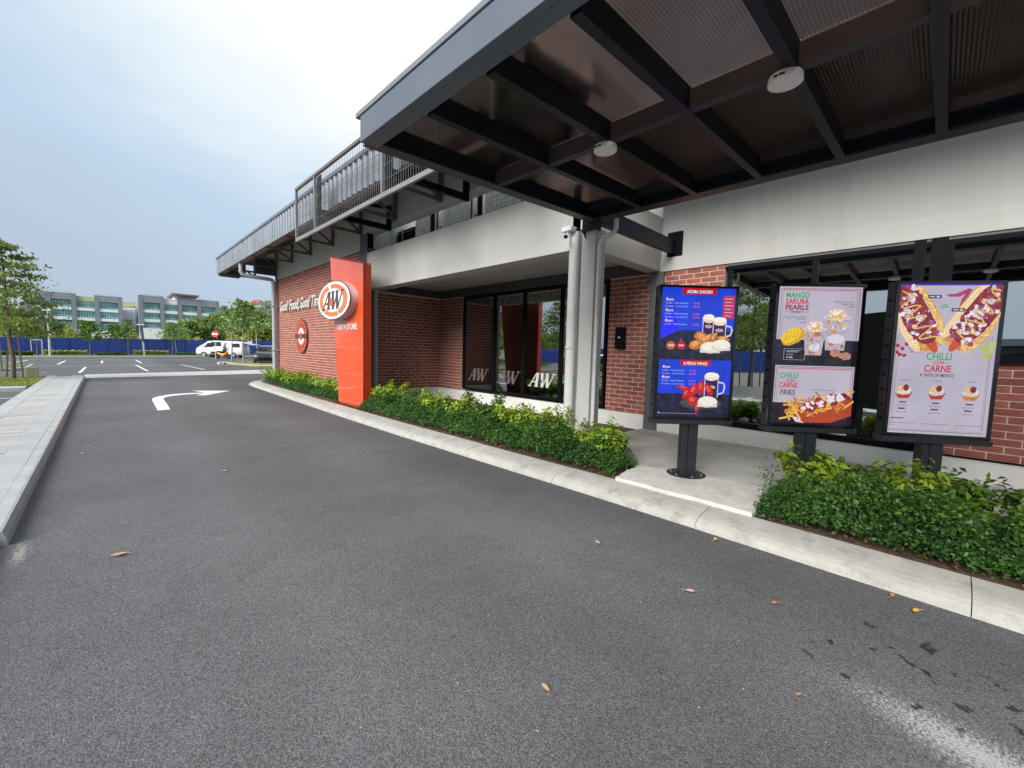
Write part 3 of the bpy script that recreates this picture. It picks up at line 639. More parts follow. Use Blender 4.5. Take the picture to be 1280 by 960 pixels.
# dark interior seen through the panes
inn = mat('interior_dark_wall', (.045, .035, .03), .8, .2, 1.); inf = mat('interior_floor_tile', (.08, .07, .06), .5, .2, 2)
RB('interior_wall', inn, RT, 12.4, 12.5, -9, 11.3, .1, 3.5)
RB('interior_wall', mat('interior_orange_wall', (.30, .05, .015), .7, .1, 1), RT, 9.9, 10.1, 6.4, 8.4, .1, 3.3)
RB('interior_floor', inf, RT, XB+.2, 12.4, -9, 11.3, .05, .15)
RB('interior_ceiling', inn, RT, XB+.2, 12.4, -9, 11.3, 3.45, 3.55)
for (a, b) in ((9.4, 7.6), (9.6, 5.9), (9.0, 2.0), (9.2, -.4), (10.2, 1.0)):
    p = empty('pendant_lamp', (a, b, 2.35), label=None); g = MB()
    g.tube([(0, 0, .14), (0, 0, 1.1)], .008, 6); g.build('cord', black_metal, p); g = MB(); g.tube([(0, 0, 0), (0, 0, .06), (0, 0, .16)], [.19, .12, .03], 20, cap=False); g.build('shade', mat('pendant_white', (.6, .58, .52), .5), p)
    par(p, RT)
for yy in (1.9, .8):
    g = MB(); g.box(8.6, 9.3, yy-.35, yy+.35, .86, .90); g.bar((8.95, yy, .15), (8.95, yy, .86), .06, .06); RM(g, 'dining_table', mat('table_top', (.18, .09, .04), .4), RT)
    for s_ in (-1, 1):
        g = MB(); g.box(8.75, 9.15, yy+s_*.62-.2, yy+s_*.62+.2, .55, .60); g.box(8.75, 9.15, yy+s_*.80-.02, yy+s_*.80+.02, .60, 1.05)
        for a in (8.78, 9.12):
            for b in (-.17, .17): g.bar((a, yy+s_*.62+b, .15), (a, yy+s_*.62+b, .55), .025, .025)
        RM(g, 'dining_chair', mat('red_chair', (.30, .03, .02), .5), RT)

# air conditioning units on the ledge
def louvre_unit(y0, y1, dark=False, label='', z1=5.5):
    t = empty('air_conditioner' if not dark else 'louvre_box', (6.4, (y0+y1)/2, 3.80), label=label, cat='air conditioner' if not dark else 'louvre', group='units on the ledge above the recess')
    body = white_wall if not dark else black_metal
    b = Bx('body', mat('unit_white_body', (.80, .80, .76), .5) if not dark else black_metal, None, 6.26, 6.85, y0, y1, 3.80, z1); par(b, t)
    if not dark:
        m = MB(); yy = y0+.25
        dk = mat('coil_dark', (.05, .05, .05), .7)
        m.box(6.235, 6.262, y0+.22, y1-.02, 3.9, z1-.1); par(m.build('coil_recess', dk), t)
        m = MB()
        while yy < y1-.05: m.box(6.20, 6.232, yy, yy+.022, 3.9, z1-.1); yy += .062
        z = 4.0
        while z < z1-.1: m.box(6.206, 6.222, y0+.22, y1-.02, z, z+.012); z += .10
        par(m.build('grille', mat('unit_grille_white', (.85, .84, .80), .5)), t)
        m = MB(); m.box(6.255, 6.262, y0+.08, y0+.14, 4.70, 4.75); par(m.build('badge', black_metal), t)
    else:
        m = MB(); z = 3.9
        while z < z1-.1: m.add([(6.2, y0+.04, z), (6.2, y1-.04, z), (6.255, y1-.04, z+.05), (6.255, y0+.04, z+.05)], [(0, 1, 2, 3)]); z += .075
        par(m.build('slats', MATS['charcoal_powder_coat']), t)
        m = MB(); m.box(6.18, 6.20, (y0+y1)/2-.02, (y0+y1)/2+.02, 3.85, z1); par(m.build('divider', MATS['weathered_grey_frame']), t)
louvre_unit(10.4, 11.75-.3, True, 'black louvred box on the ledge, next to the grey corner column', 4.98)
louvre_unit(9.05, 10.3, label='white slatted unit behind the white beam, right of the black louvred box')
louvre_unit(7.65, 8.95, label='middle white slatted unit above the recess beam')
louvre_unit(6.0, 7.4, label='white slatted unit under the canopy edge, rightmost on the ledge')
g = MB(); g.box(6.15, 6.25, 7.50, 7.56, 3.8, 5.6); g.box(6.15, 6.25, 5.86, 5.92, 3.8, 5.6); g.box(6.15, 6.22, 9.35, 9.45, 3.8, 5.6); RM(g, 'ledge_post', black_metal, RT)

# ---- wall lettering and round emblem ------------------------------------------------
wl = empty('wall_lettering', (XF-.03, 17, 2.9), label='white script lettering reading Good Food, Good Times on the brick wall', cat='sign')
let_w = mat('letter_white', (.58, .56, .54), .5, .04, 5)
yy = 18.95
for word, wd in (('Good', .98), ('Food,', 1.12), ('Good', .98), ('Times', 1.2)):
    me_ = text_mesh(word, .54, .010, .30, .02, width=wd); place(me_, 'word', wl, (XF-.06, yy, 2.99), m=let_w); yy -= wd+.16
em = empty('round_emblem', (XF-.03, 16.5, 1.97), label='round orange and white emblem with a dark middle band on the brick wall', cat='sign')
def disc(name, c, ry, rz, x0, x1, m, parent, n=48, ri=0, a0=0, a1=2*math.pi, rzi=None):
    g = MB(); vs = []; k = n if abs(a1-a0-2*math.pi) < 1e-4 else n
    closed = abs(a1-a0-2*math.pi) < 1e-4
    cnt = n if closed else n+1
    for x_ in (x0, x1):
        for i in range(cnt):
            a = a0+(a1-a0)*i/n; vs.append((x_, c[0]-ry*math.cos(a), c[1]+rz*math.sin(a)))
            if ri: vs.append((x_, c[0]-ri*math.cos(a), c[1]+(rzi or ri)*math.sin(a)))
    fs = []
    if ri:
        st = 2*cnt
        for i in range(n):
            j = (i+1) % cnt; fs.append((2*i, 2*j, 2*j+1, 2*i+1)); fs.append((st+2*i, st+2*i+1, st+2*j+1, st+2*j)); fs.append((2*i, st+2*i, st+2*j, 2*j)); fs.append((2*i+1, 2*j+1, st+2*j+1, st+2*i+1))
    else:
        fs.append(tuple(range(cnt))); fs.append(tuple(range(2*cnt-1, cnt-1, -1)))
        for i in range(cnt if not closed else n):
            j = (i+1) % cnt; fs.append((i, cnt+i, cnt+j, j))
    g.add(vs, fs); bm = bmesh.new(); me_ = g.mesh(name); bm.from_mesh(me_); bmesh.ops.recalc_face_normals(bm, faces=bm.faces); bm.to_mesh(me_); bm.free()
    me_.materials.append(m); o = link(name, me_); return par(o, parent) if parent else o
emb_or = mat('emblem_orange_red', (.52, .075, .03), .5, .06, 4)
disc('rim', (16.5, 1.97), .62, .62, XF-.055, XF-.0225, logo_br, em)
disc('ring', (16.5, 1.97), .575, .575, XF-.065, XF-.055, emb_or, em, ri=.30)
disc('centre', (16.5, 1.97), .30, .30, XF-.068, XF-.055, logo_wh, em)
o = Bx('band', logo_br, None, XF-.085, XF-.06, 15.88, 17.12, 1.90, 2.06); par(o, em)
disc('core', (16.5, 1.98), .10, .15, XF-.095, XF-.085, emb_or, em)
for k, a in enumerate([R(q) for q in (35, 52, 70, 90, 110, 128, 145, 215, 232, 250, 270, 290, 308, 325)]):
    g = MB(); c = Vector((0, 16.5-.44*math.cos(a), 1.97+.44*math.sin(a))); rd = Vector((0, -math.cos(a), math.sin(a)))
    g.bar((XF-.068, *(c-rd*.07)[1:]), (XF-.068, *(c+rd*.07)[1:]), .03 if k % 3 else .05, .008, up=(1, 0, 0)); par(g.build('mark', logo_br), em)

# ---- orange pylon sign ----------------------------------------------------------------
SG = empty('pylon_sign', (4.6, 10.5, .12), label='tall glossy orange pylon sign with oval A&W logo and 100TH STORE lettering', cat='sign')
sx0, sx1 = 4.51, 4.69
front = [(9.78, .12), (9.78, 3.60), (11.82, 4.03), (11.28, .12)]       # (y, z) outline, right edge first
g = MB()
def slab(g, pts, x0, x1, m):
    n = len(pts); g.add([(x0, a, b) for a, b in pts]+[(x1, a, b) for a, b in pts], [tuple(range(n)), tuple(range(2*n-1, n-1, -1))]+[(i, n+i, n+(i+1) % n, (i+1) % n) for i in range(n)], m)
slab(g, front, sx0, sx0+.03, None); par(g.build('front_panel', orange, bevel=.006), SG)
g = MB(); slab(g, [(9.80, .12), (9.80, 3.585), (11.78, 4.0), (11.25, .12)], sx0+.03, sx1, None); par(g.build('casing', mat('casing_shaded', (.10, .014, .008), .5)), SG)  # back of the orange sign, its unlit shade put into this dark colour
g = MB(); slab(g, [(9.76, .12), (9.76, 3.60), (9.80, 3.605), (9.80, .12)], sx0+.05, sx1+.01, None); par(g.build('side_panel', orange_dk), SG)
g = MB(); g.box(sx0-.005, sx0+.035, 9.775, 9.79, .12, 3.6); par(g.build('edge_trim', mat('dark_red_trim', (.30, .03, .01), .5)), SG)
g = MB(); slab(g, [(9.76, 3.606), (9.76, 3.63), (11.84, 4.066), (11.84, 4.04)], sx0-.01, sx1+.01, None); par(g.build('top_cap', mat('dark_red_trim', (.30, .03, .01), .5)), SG)
g = MB(); g.box(sx0-.06, sx1+.1, 9.6, 11.45, .1, .13); par(g.build('base_plate', navy_steel), SG)
DC = (11.10, 2.81); DX = 4.315
disc('logo_drum', DC, 1.05, .485, DX, sx0, mat('drum_side_grey', (.55, .40, .42), .4, .03, 2), SG, n=64)
disc('logo_face', DC, 1.05, .485, DX-.012, DX, logo_wh, SG, n=64)
disc('logo_outline', DC, 1.065, .497, DX-.016, DX-.001, logo_br, SG, n=64, ri=1.04, rzi=.478)
for a0, a1 in ((R(-62), R(98)), (R(112), R(222)), (R(228), R(292))):
    disc('logo_arc', DC, .90, .41, DX-.024, DX-.012, logo_or, SG, n=30, ri=.66, rzi=.305, a0=a0, a1=a1)
disc('logo_centre', DC, .655, .30, DX-.020, DX-.012, logo_wh, SG)
g = aw_mesh(.46, logo_br, None, .006); me_ = g.mesh('logo_letters')
sc_ = Matrix.Diagonal((1.55, 1, 1, 1)); me_.transform(sc_); place(me_, 'logo_letters', SG, (DX-.022, DC[0], DC[1]))
me_ = text_mesh('&', .27, .006, ext=.004, align='CENTER'); me_.transform(sc_); place(me_, 'logo_letters', SG, (DX-.034, DC[0]+.06, DC[1]-.12), m=mat('ampersand_red', (.70, .12, .07), .4))
me_ = text_mesh('100TH STORE', .20, .001, ext=.006, width=1.17, space=1.08); place(me_, 'sign_text', SG, (sx0-.014, 11.28, 2.06), m=mat('sign_text_white', (.80, .74, .70), .4))

# ================================================================== DRIVE-THROUGH CANOPY
CN = empty('drive_through_canopy', (5.2, 3.6, .12), label='dark steel canopy with smoked ribbed sheets over the ordering lane', cat='canopy')
def cz(x): return 3.31+.0364*x               # level of the undersides of the steel
def cbar(name, x0, x1, y0, y1, h, m, lift=0., bevel=0):
    g = MB(); vs = [(x0, y0, cz(x0)+lift), (x1, y0, cz(x1)+lift), (x1, y1, cz(x1)+lift), (x0, y1, cz(x0)+lift)]; vs += [(a, b, c+h) for a, b, c in vs]
    g.add(vs, [(3, 2, 1, 0), (4, 5, 6, 7), (0, 1, 5, 4), (1, 2, 6, 5), (2, 3, 7, 6), (3, 0, 4, 7)]); return par(g.build(name, m, bevel=bevel), CN)
CY0 = -6.2; CY1 = 3.68
cbar('side_beam', 1.72, 5.2, 3.60, CY1, .20, navy_steel, .012)
cbar('side_beam_flange', 1.70, 5.22, 3.56, CY1+.02, .012, mat('steel_flange_grey', (.05, .05, .048), .45, .1, 4), 0)
cbar('side_beam', 1.72, 5.2, CY0, CY0+.08, .20, navy_steel, .012)
cbar('outer_beam', 1.665, 1.80, CY0, 3.62, .03, navy_steel, .0)
cbar('outer_beam', 1.76, 1.84, CY0+.08, 3.60, .17, navy_steel, .03)
cbar('inner_beam', 5.0, 5.2, CY0, 3.56, .21, navy_steel, .004, bevel=.004)
cbar('inner_gutter', 4.86, 5.0, CY0, 3.56, .10, navy_steel, .10)
cbar('mid_beam', 3.17, 3.25, CY0+.08, 3.60, .14, mat('mid_beam_grey', (.018, .018, .021), .5, .1, 4), .006)
ypl = [2.85, 2.16, 1.48, .80, .14]
while ypl[-1] > CY0+.8: ypl.append(ypl[-1]-.68)
for i, y_ in enumerate(ypl): cbar('purlin', 1.84, 5.0, y_-.035, y_+.035, .165, navy_steel, .0)
ed = [CY1-.06]+ypl+[CY0+.06]
for a, b in zip(ed, ed[1:]):
    for x0, x1 in ((1.80, 3.21), (3.21, 5.05)):
        g = MB(); x0_, x1_ = x0+.004, x1-.004; vs = [(x0_, b, cz(x0_)+.18), (x1_, b, cz(x1_)+.18), (x1_, a, cz(x1_)+.18), (x0_, a, cz(x0_)+.18)]; vs += [(q[0], q[1], q[2]+.01) for q in vs]
        g.add(vs, [(3, 2, 1, 0), (4, 5, 6, 7), (0, 1, 5, 4), (1, 2, 6, 5), (2, 3, 7, 6), (3, 0, 4, 7)]); par(g.build('roof_sheet', poly_m), CN)
# outer fascia, folded sheet with a cap, and the mitred end
g = MB(); g.box(1.645, 1.70, CY0, 3.63, 3.362, 3.575); g.box(1.70, 1.80, CY0+.01, 3.62, 3.362, 3.372); par(g.build('fascia', fascia_steel, bevel=.004), CN)
g = MB(); g.box(1.635, 1.86, CY0-.01, 3.70, 3.58, 3.622); par(g.build('fascia_cap', mat('fascia_cap_grey', (.17, .19, .22), .45, .06, 2), bevel=.005), CN)
cbar('side_fascia', 1.72, 5.2, CY1+.0, CY1+.03, .22, navy_steel, .02)
# pillar, arm and fixing plate
par(Bx('pillar', mat('pillar_grey_render', (.50, .50, .48), .7, .06, 2, .1, 60, dirt=(.35, .34, .32, .4), dscale=2), None, 5.12, 5.38, 3.60, 3.86, .1, 3.42, bevel=.006), CN)
par(Bx('pillar_head', navy_steel, None, 5.06, 5.22, 3.58, 3.80, 3.38, 3.56), CN)
par(Bx('wall_arm', navy_steel, None, 5.2, XB-.04, 3.60, 3.70, 3.50, 3.74), CN)
par(Bx('fixing_plate', black_metal, None, XB-.04, XB-.001, 3.48, 3.76, 3.462, 3.90), CN)
g = MB(); g.tube([(5.14, 3.98, .1), (5.14, 3.98, 3.42)], .085, 16); g.tube([(5.14, 3.98, 1.68), (5.14, 3.98, 1.71)], .097, 16); par(g.build('round_pipe', pipe_white), CN)
g = MB(); g.tube([(5.16, 3.55, .1), (5.16, 3.55, 3.18), (5.16, 3.50, 3.26), (5.19, 3.36, 3.30), (5.2, 3.32, 3.36), (5.2, 3.32, 3.50)], .035, 4); par(g.build('square_pipe', pipe_white), CN)
for k, (dx, dy, r_) in enumerate(((0, .0, .014), (.02, .03, .010), (-.01, -.03, .009))):
    g = MB(); pts = [(5.10+dx, 3.875+dy+.006*math.sin(z*2.2+k), z) for z in np.linspace(.1, 3.38, 18)]; g.tube(pts, r_, 6); par(g.build('cable', mat('cable_grey', (.22, .22, .22), .5), None), CN)
g = MB(); [g.box(5.085, 5.125, 3.84, 3.91, z, z+.010) for z in (1.25, 2.3)]; par(g.build('cable_clip', mat('cable_grey', (.22, .22, .22), .5)), CN)
# two round lamps under the canopy
def lamp(y_, label):
    t = empty('ceiling_lamp', (3.22, y_, cz(3.22)), label=label, cat='lamp', group='round lamps under the canopy')
    g = MB(); g.tube([(0, 0, 0), (0, 0, -.012), (0, 0, -.045), (0, 0, -.05)], [.094, .10, .10, .096], 36); g.build('housing', mat('lamp_white', (.88, .85, .83), .4, .02, 4), t)
    g = MB(); g.tube([(0, 0, -.051), (0, 0, -.055)], [.084, .080], 36); g.build('diffuser', mat('lamp_diffuser', (.85, .85, .83), .3, .02, 4), t)
    g = MB(); g.box(-.1015, -.098, -.02, .012, -.034, -.022); g.box(-.101, -.098, .02, .045, -.034, -.022); g.build('print', black_metal, t)
    t.rotation_euler = (0, -.0364, 0); return t
lamp(2.20, 'smaller looking white round lamp under the canopy, nearer the pillar'); lamp(.84, 'larger looking white round lamp under the canopy, nearer the camera')
lamp(-.52, 'white round lamp under the canopy, above and behind the camera')
# security camera on the pillar head
t = empty('security_camera', (5.0, 3.9, 3.34), label='small white security camera at the top of the round white pipe', cat='camera')
g = MB(); g.box(-.05, .10, .02, .20, .06, .13); g.build('junction_box', mat('camera_white', (.62, .62, .66), .4), t, bevel=.008)
g = MB(); g.tube([(0, .10, .06), (-.03, .10, .02), (-.05, .09, -.01)], .012, 8); g.build('bracket', MATS['camera_white'], t)
g = MB(); g.tube([(-.02, .12, -.005), (-.14, .04, -.05)], .030, 14); g.build('body', MATS['camera_white'], t)
g = MB(); g.tube([(-.14, .04, -.05), (-.155, .03, -.056)], .026, 14); g.build('lens', black_metal, t)
g = MB(); g.tube([(.05, .05, .09), (.10, -.02, .10), (.10, -.12, .02), (.08, -.15, -.05)], .012, 8); g.build('cable', black_metal, t)
# intercom on the brick pier
t = empty('intercom', (XB-.022, 4.66, 1.95), label='black wall box with a small white mark on the brick pier', cat='intercom')
g = MB(); g.box(-.075, 0, -.105, .105, -.22, .22); g.build('body', black_metal, t, bevel=.006)
g = MB(); g.add([(-.0765, .03, 0), (-.0765, .03, .03), (-.0765, -.02, .012), (-.0765, -.035, .03), (-.0765, -.02, 0)], [(0, 1, 2, 3, 4)]); g.build('mark', logo_wh, t)

# ================================================================== MENU SCREENS
SW, SH, SD = .94, 1.63, .13
class Flat:
    """flat artwork on a screen: x 0..1 from the left, y 0..1 downwards, k = layer"""
    def __init__(s, w, h, x0, z0, parent): s.w, s.h, s.x0, s.z0, s.p = w, h, x0, z0, parent; s.g = {}; s.rnd = random.Random(5)
    def _mb(s, name):
        if name in ('headline', 'banner_text', 'banner', 'badge', 'tag', 'background', 'price_box'): s.n = getattr(s, 'n', 0)+1; return s.g.setdefault((name, s.n), MB())
        return s.g.setdefault((name, s.cur if name == 'food_picture' else 0), MB())
    cur = 0
    def item(s): s.cur += 1
    def pt(s, x, y, k): return (s.x0+x*s.w, -.0015-.0004*k, s.z0+(1-y)*s.h)
    def poly(s, name, pts, col, k, st=1., var=0., sc=90):
        if name == 'food_picture': var = max(var, .34)
        v = [s.pt(x, y, k) for x, y in pts]; a = sum((v[i][0]*v[(i+1) % len(v)][2]-v[(i+1) % len(v)][0]*v[i][2]) for i in range(len(v)))
        if a < 0: v = v[::-1]
        s._mb(name).poly(v, emat(col, st, var, sc))
    def rect(s, name, x0, y0, x1, y1, col, k, **kw): s.poly(name, [(x0, y0), (x1, y0), (x1, y1), (x0, y1)], col, k, **kw)
    def ell(s, name, cx, cy, rx, ry, col, k, rough=0., n=22, ang=0., **kw):
        p = []
        for i in range(n):
            a = 2*math.pi*i/n; r = 1+s.rnd.uniform(-rough, rough); x, y = rx*r*math.cos(a), ry*r*math.sin(a)*1.0
            if ang: X, Y = x*s.w, y*s.h; X, Y = X*math.cos(ang)-Y*math.sin(ang), X*math.sin(ang)+Y*math.cos(ang); x, y = X/s.w, Y/s.h
            p.append((cx+x, cy+y))
        s.poly(name, p, col, k, **kw)
    def stroke(s, name, pts, w, col, k, **kw):
        for (a, b), (c, d) in zip(pts, pts[1:]):
            dx, dy = (c-a)*s.w, (d-b)*s.h; L_ = math.hypot(dx, dy) or 1; nx, ny = -dy/L_*w/2/s.w, dx/L_*w/2/s.h
            s.poly(name, [(a+nx, b+ny), (c+nx, d+ny), (c-nx, d-ny), (a-nx, b-ny)], col, k, **kw)
    def text(s, name, txt, x, y, size, col, k, width=None, bold=0., st=1.):
        me = text_mesh(txt, size*s.h, bold*s.h, width=width*s.w if width else None)
        mb = s._mb(name); o = s.pt(x, y, k)
        mb.add([(o[0]+v.co.x, o[1], o[2]+v.co.y) for v in me.vertices], [tuple(p.vertices) for p in me.polygons], emat(col, st)); bpy.data.meshes.remove(me)
    def done(s):
        for (n, _), mb in s.g.items():
            o = mb.build(n, None, s.p)
            if n in ('menu_text', 'border'): o['kind'] = 'stuff'

def screen_unit(x, y, yaw, zb, label, art):
    t = empty('menu_screen', (x, y, 0), yaw, label, 'menu screen', 'digital menu screens on posts')
    zb0 = zb
    g = MB(); g.box(-SW/2, SW/2, .004, SD, zb0+.035, zb0+SH); g.build('housing', charcoal, t, bevel=.006)
    g = MB(); g.box(-SW/2-.012, SW/2+.012, -.03, SD+.01, zb0-.02, zb0+.035); g.build('bottom_tray', charcoal, t, bevel=.004)
    b = .034; gl = mat('bezel_gloss_black', (.004, .004, .006), .10, .02, 3, spec=.8)
    g = MB(); g.box(-SW/2, -SW/2+b, -.012, .004, zb0+.035, zb0+SH); g.box(SW/2-b, SW/2, -.012, .004, zb0+.035, zb0+SH); g.box(-SW/2+b, SW/2-b, -.012, .004, zb0+SH-b*.8, zb0+SH); g.box(-SW/2+b, SW/2-b, -.012, .004, zb0+.035, zb0+.035+b*1.1)
    g.build('bezel', gl, t)
    g = MB()
    for z in np.linspace(zb0+.2, zb0+SH-.2, 9): g.box(-SW/2-.003, -SW/2, .03, SD-.03, z, z+.02)
    g.build('vent', black_metal, t)
    px = empty('display', (0, 0, 0)); px.parent = t
    F = Flat(SW-2*b, SH-.035-b*1.9, -SW/2+b, zb0+.035+b*1.1, px); art(F); F.done()
    # post with a round base plate
    g = MB(); g.box(-.095, .095, .012, .125, .16, zb0-.02); g.build('post', charcoal, t, bevel=.005)
    g = MB(); g.box(-.028, -.022, .008, .012, .17, zb0-.02); g.build('post_seam', black_metal, t)
    g = MB(); g.cyl((0, .068), .225, .150, .166, 40); g.build('base_plate', charcoal, t, bevel=.002)
    for a in range(6):
        g = MB(); c_ = (.175*math.cos(R(a*60+30)), .068+.175*math.sin(R(a*60+30))); g.cyl(c_, .014, .166, .180, 6); g.build('bolt', mat('bolt_zinc', (.35, .35, .35), .4, metal=.7), t)
    return t
BLU = (.010, .045, .62); SLT = (.010, .011, .035); RED = (.42, .008, .018); WHT = (.80, .80, .86); ORG = (.75, .20, .04)
def mug(F, x, y, w, h, k):
    F.item()
    F.rect('food_picture', x, y+.02, x+w, y+h, (.035, .012, .075), k, var=.5); F.ell('food_picture', x+w/2, y+.018, w*.56, .032, (.78, .62, .48), k+1, .05, var=.2)
    F.ell('food_picture', x+w/2, y+.005, w*.50, .022, (.90, .82, .74), k+2, .05); F.rect('food_picture', x-.004, y+.02, x+.008, y+h, (.55, .55, .70), k+2); F.rect('food_picture', x+w-.008, y+.02, x+w+.004, y+h, (.55, .55, .70), k+2)
    F.ell('food_picture', x+w/2, y+h*.55, w*.30, .012, (.62, .60, .66), k+3); F.ell('food_picture', x+w/2, y+h*.55, w*.22, .008, (.65, .16, .05), k+4)
    F.stroke('food_picture', [(x+w, y+h*.32), (x+w*1.42, y+h*.36), (x+w*1.5, y+h*.55), (x+w*1.40, y+h*.78), (x+w, y+h*.86)], .018, (.60, .60, .72), k+1)
def rice(F, x, y, rx, ry, k):
    F.item()
    F.ell('food_picture', x, y, rx, ry, (.78, .70, .60), k, .03, var=.18, sc=140)
    F.rect('food_picture', x-rx, y, x+rx, y+ry*.9, (.70, .62, .52), k+1, var=.25, sc=140); F.ell('food_picture', x, y-ry*.15, rx*.92, ry*.8, (.84, .78, .69), k+2, .03, var=.15, sc=140)
def art1(F):
    F.rect('background', 0, 0, 1, .325, BLU, 0, var=.25, sc=2.5); F.rect('background', 0, .325, 1, .553, SLT, 0, var=.9, sc=14); F.rect('background', 0, .553, 1, .82, BLU, 0, var=.25, sc=2.5); F.rect('background', 0, .82, 1, 1, SLT, 0, var=.9, sc=14)
    F.poly('background', [(0, .20), (.20, .20), (.24, .33), (0, .40)], (.02, .015, .85), 1)
    F.rect('banner', .27, 0, .74, .05, RED, 2); F.rect('banner', .30, .553, .71, .60, RED, 2)
    F.text('banner_text', 'AROMA CHICKEN', .335, .040, .033, WHT, 3, .345, .0007); F.text('banner_text', 'K-PEDAS WINGS', .345, .592, .033, WHT, 3, .325, .0007)
    for y0, n, rows in ((.090, '2', 2), (.172, '3', 2), (.252, '5', 1), (.610, '4', 2), (.690, '6', 2)):
        F.ell('menu_text', .072, y0, .020, .011, ORG, 2); F.text('menu_text', n+' pcs', .060, y0+.009, .026, WHT, 3, .10, .0004)
        for r in range(rows):
            F.text('menu_text', ('Combo - Mash Potatoes', 'Combo - Curly Fries')[r], .05, y0+.034+r*.025, .018, (.35, .55, .95), 3, .31)
            F.text('menu_text', ('17.90', '18.90')[r], .43, y0+.036+r*.025, .021, (.60, .12, .20), 3, .09, .0003)
    F.rect('price_box', .835, .055, .995, .228, (.48, .03, .09), 2); 
    for r in range(6): F.rect('price_box', .86, .075+r*.026, .97-.02*(r % 2), .080+r*.026, (.70, .50, .66), 3)
    mug(F, .575, .215, .155, .14, 4); mug(F, .715, .235, .175, .155, 9)
    F.item(); F.ell('food_picture', .72, .455, .27, .052, (.030, .032, .045), 3); F.ell('food_picture', .72, .450, .25, .044, (.055, .058, .07), 4)
    for (x, y, a, b, an) in ((.56, .375, .10, .038, .3), (.49, .435, .095, .036, -.2), (.64, .39, .11, .030, -.7), (.74, .375, .03, .045, .35), (.86, .385, .09, .022, .1)):
        F.item(); F.ell('food_picture', x, y, a, b, (.50, .17, .035), 14, .07, ang=an, var=.45, sc=60); F.ell('food_picture', x-.01, y-.008, a*.6, b*.55, (.74, .33, .08), 15, .12, ang=an, var=.4, sc=80)
    rice(F, .69, .455, .135, .045, 17); rice(F, .84, .435, .125, .045, 21)
    F.ell('badge', .155, .445, .062, .032, (.58, .09, .03), 3); F.ell('badge', .295, .445, .058, .032, (.45, .010, .02), 3); F.poly('badge', [(.25, .43), (.285, .385), (.34, .43)], (.45, .010, .02), 4)
    F.rect('badge', .115, .437, .195, .452, (.62, .50, .48), 5); F.rect('badge', .26, .437, .33, .449, (.62, .50, .48), 5)
    mug(F, .65, .665, .185, .18, 4)
    F.item(); F.ell('food_picture', .61, .895, .30, .050, (.030, .034, .05), 9); F.ell('food_picture', .61, .890, .28, .042, (.055, .06, .075), 10)
    for (x, y, a, b, an) in ((.36, .775, .10, .016, .25), (.40, .82, .045, .045, .5), (.50, .79, .05, .055, .6), (.60, .77, .045, .060, .1), (.71, .785, .045, .055, -.5), (.49, .87, .075, .04, .7), (.56, .93, .028, .042, .1)):
        F.item(); F.ell('food_picture', x, y, a, b, (.50, .012, .018), 14, .10, ang=an, var=.55, sc=70); F.ell('food_picture', x-.008, y-.008, a*.5, b*.5, (.78, .09, .04), 15, .2, ang=an, var=.6, sc=90)
    rice(F, .70, .88, .135, .045, 17)
    F.rect('menu_text', .05, .975, .58, .978, (.3, .32, .5), 3); F.rect('menu_text', .025, .970, .045, .976, WHT, 3)
PAP = (.46, .42, .51)
def border(F, x0, y0, x1, y1, k):
    for (a, b, c, d) in ((x0, y0, x1, y0+.003), (x0, y0, x0+.005, y1), (x1-.005, y0, x1, y1)): F.rect('border', a, b, c, d, (.03, .05, .04), k)
    n = 34
    for i in range(n):
        x = x0+.02+(x1-x0-.04)*i/n; F.poly('border', [(x, y0+.012), (x+.010, y0+.006), (x+.022, y0+.013), (x+.011, y0+.019)], (.55, .02, .06), k+1)
    m_ = int((y1-y0)*60)
    for i in range(m_):
        y = y0+.02+(y1-y0-.03)*i/m_
        for x in (x0+.022, x1-.034): F.poly('border', [(x, y), (x+.010, y+.003), (x+.012, y+.009), (x+.001, y+.007)], (.55, .02, .06) if i % 4 else (.03, .25, .1), k+1)
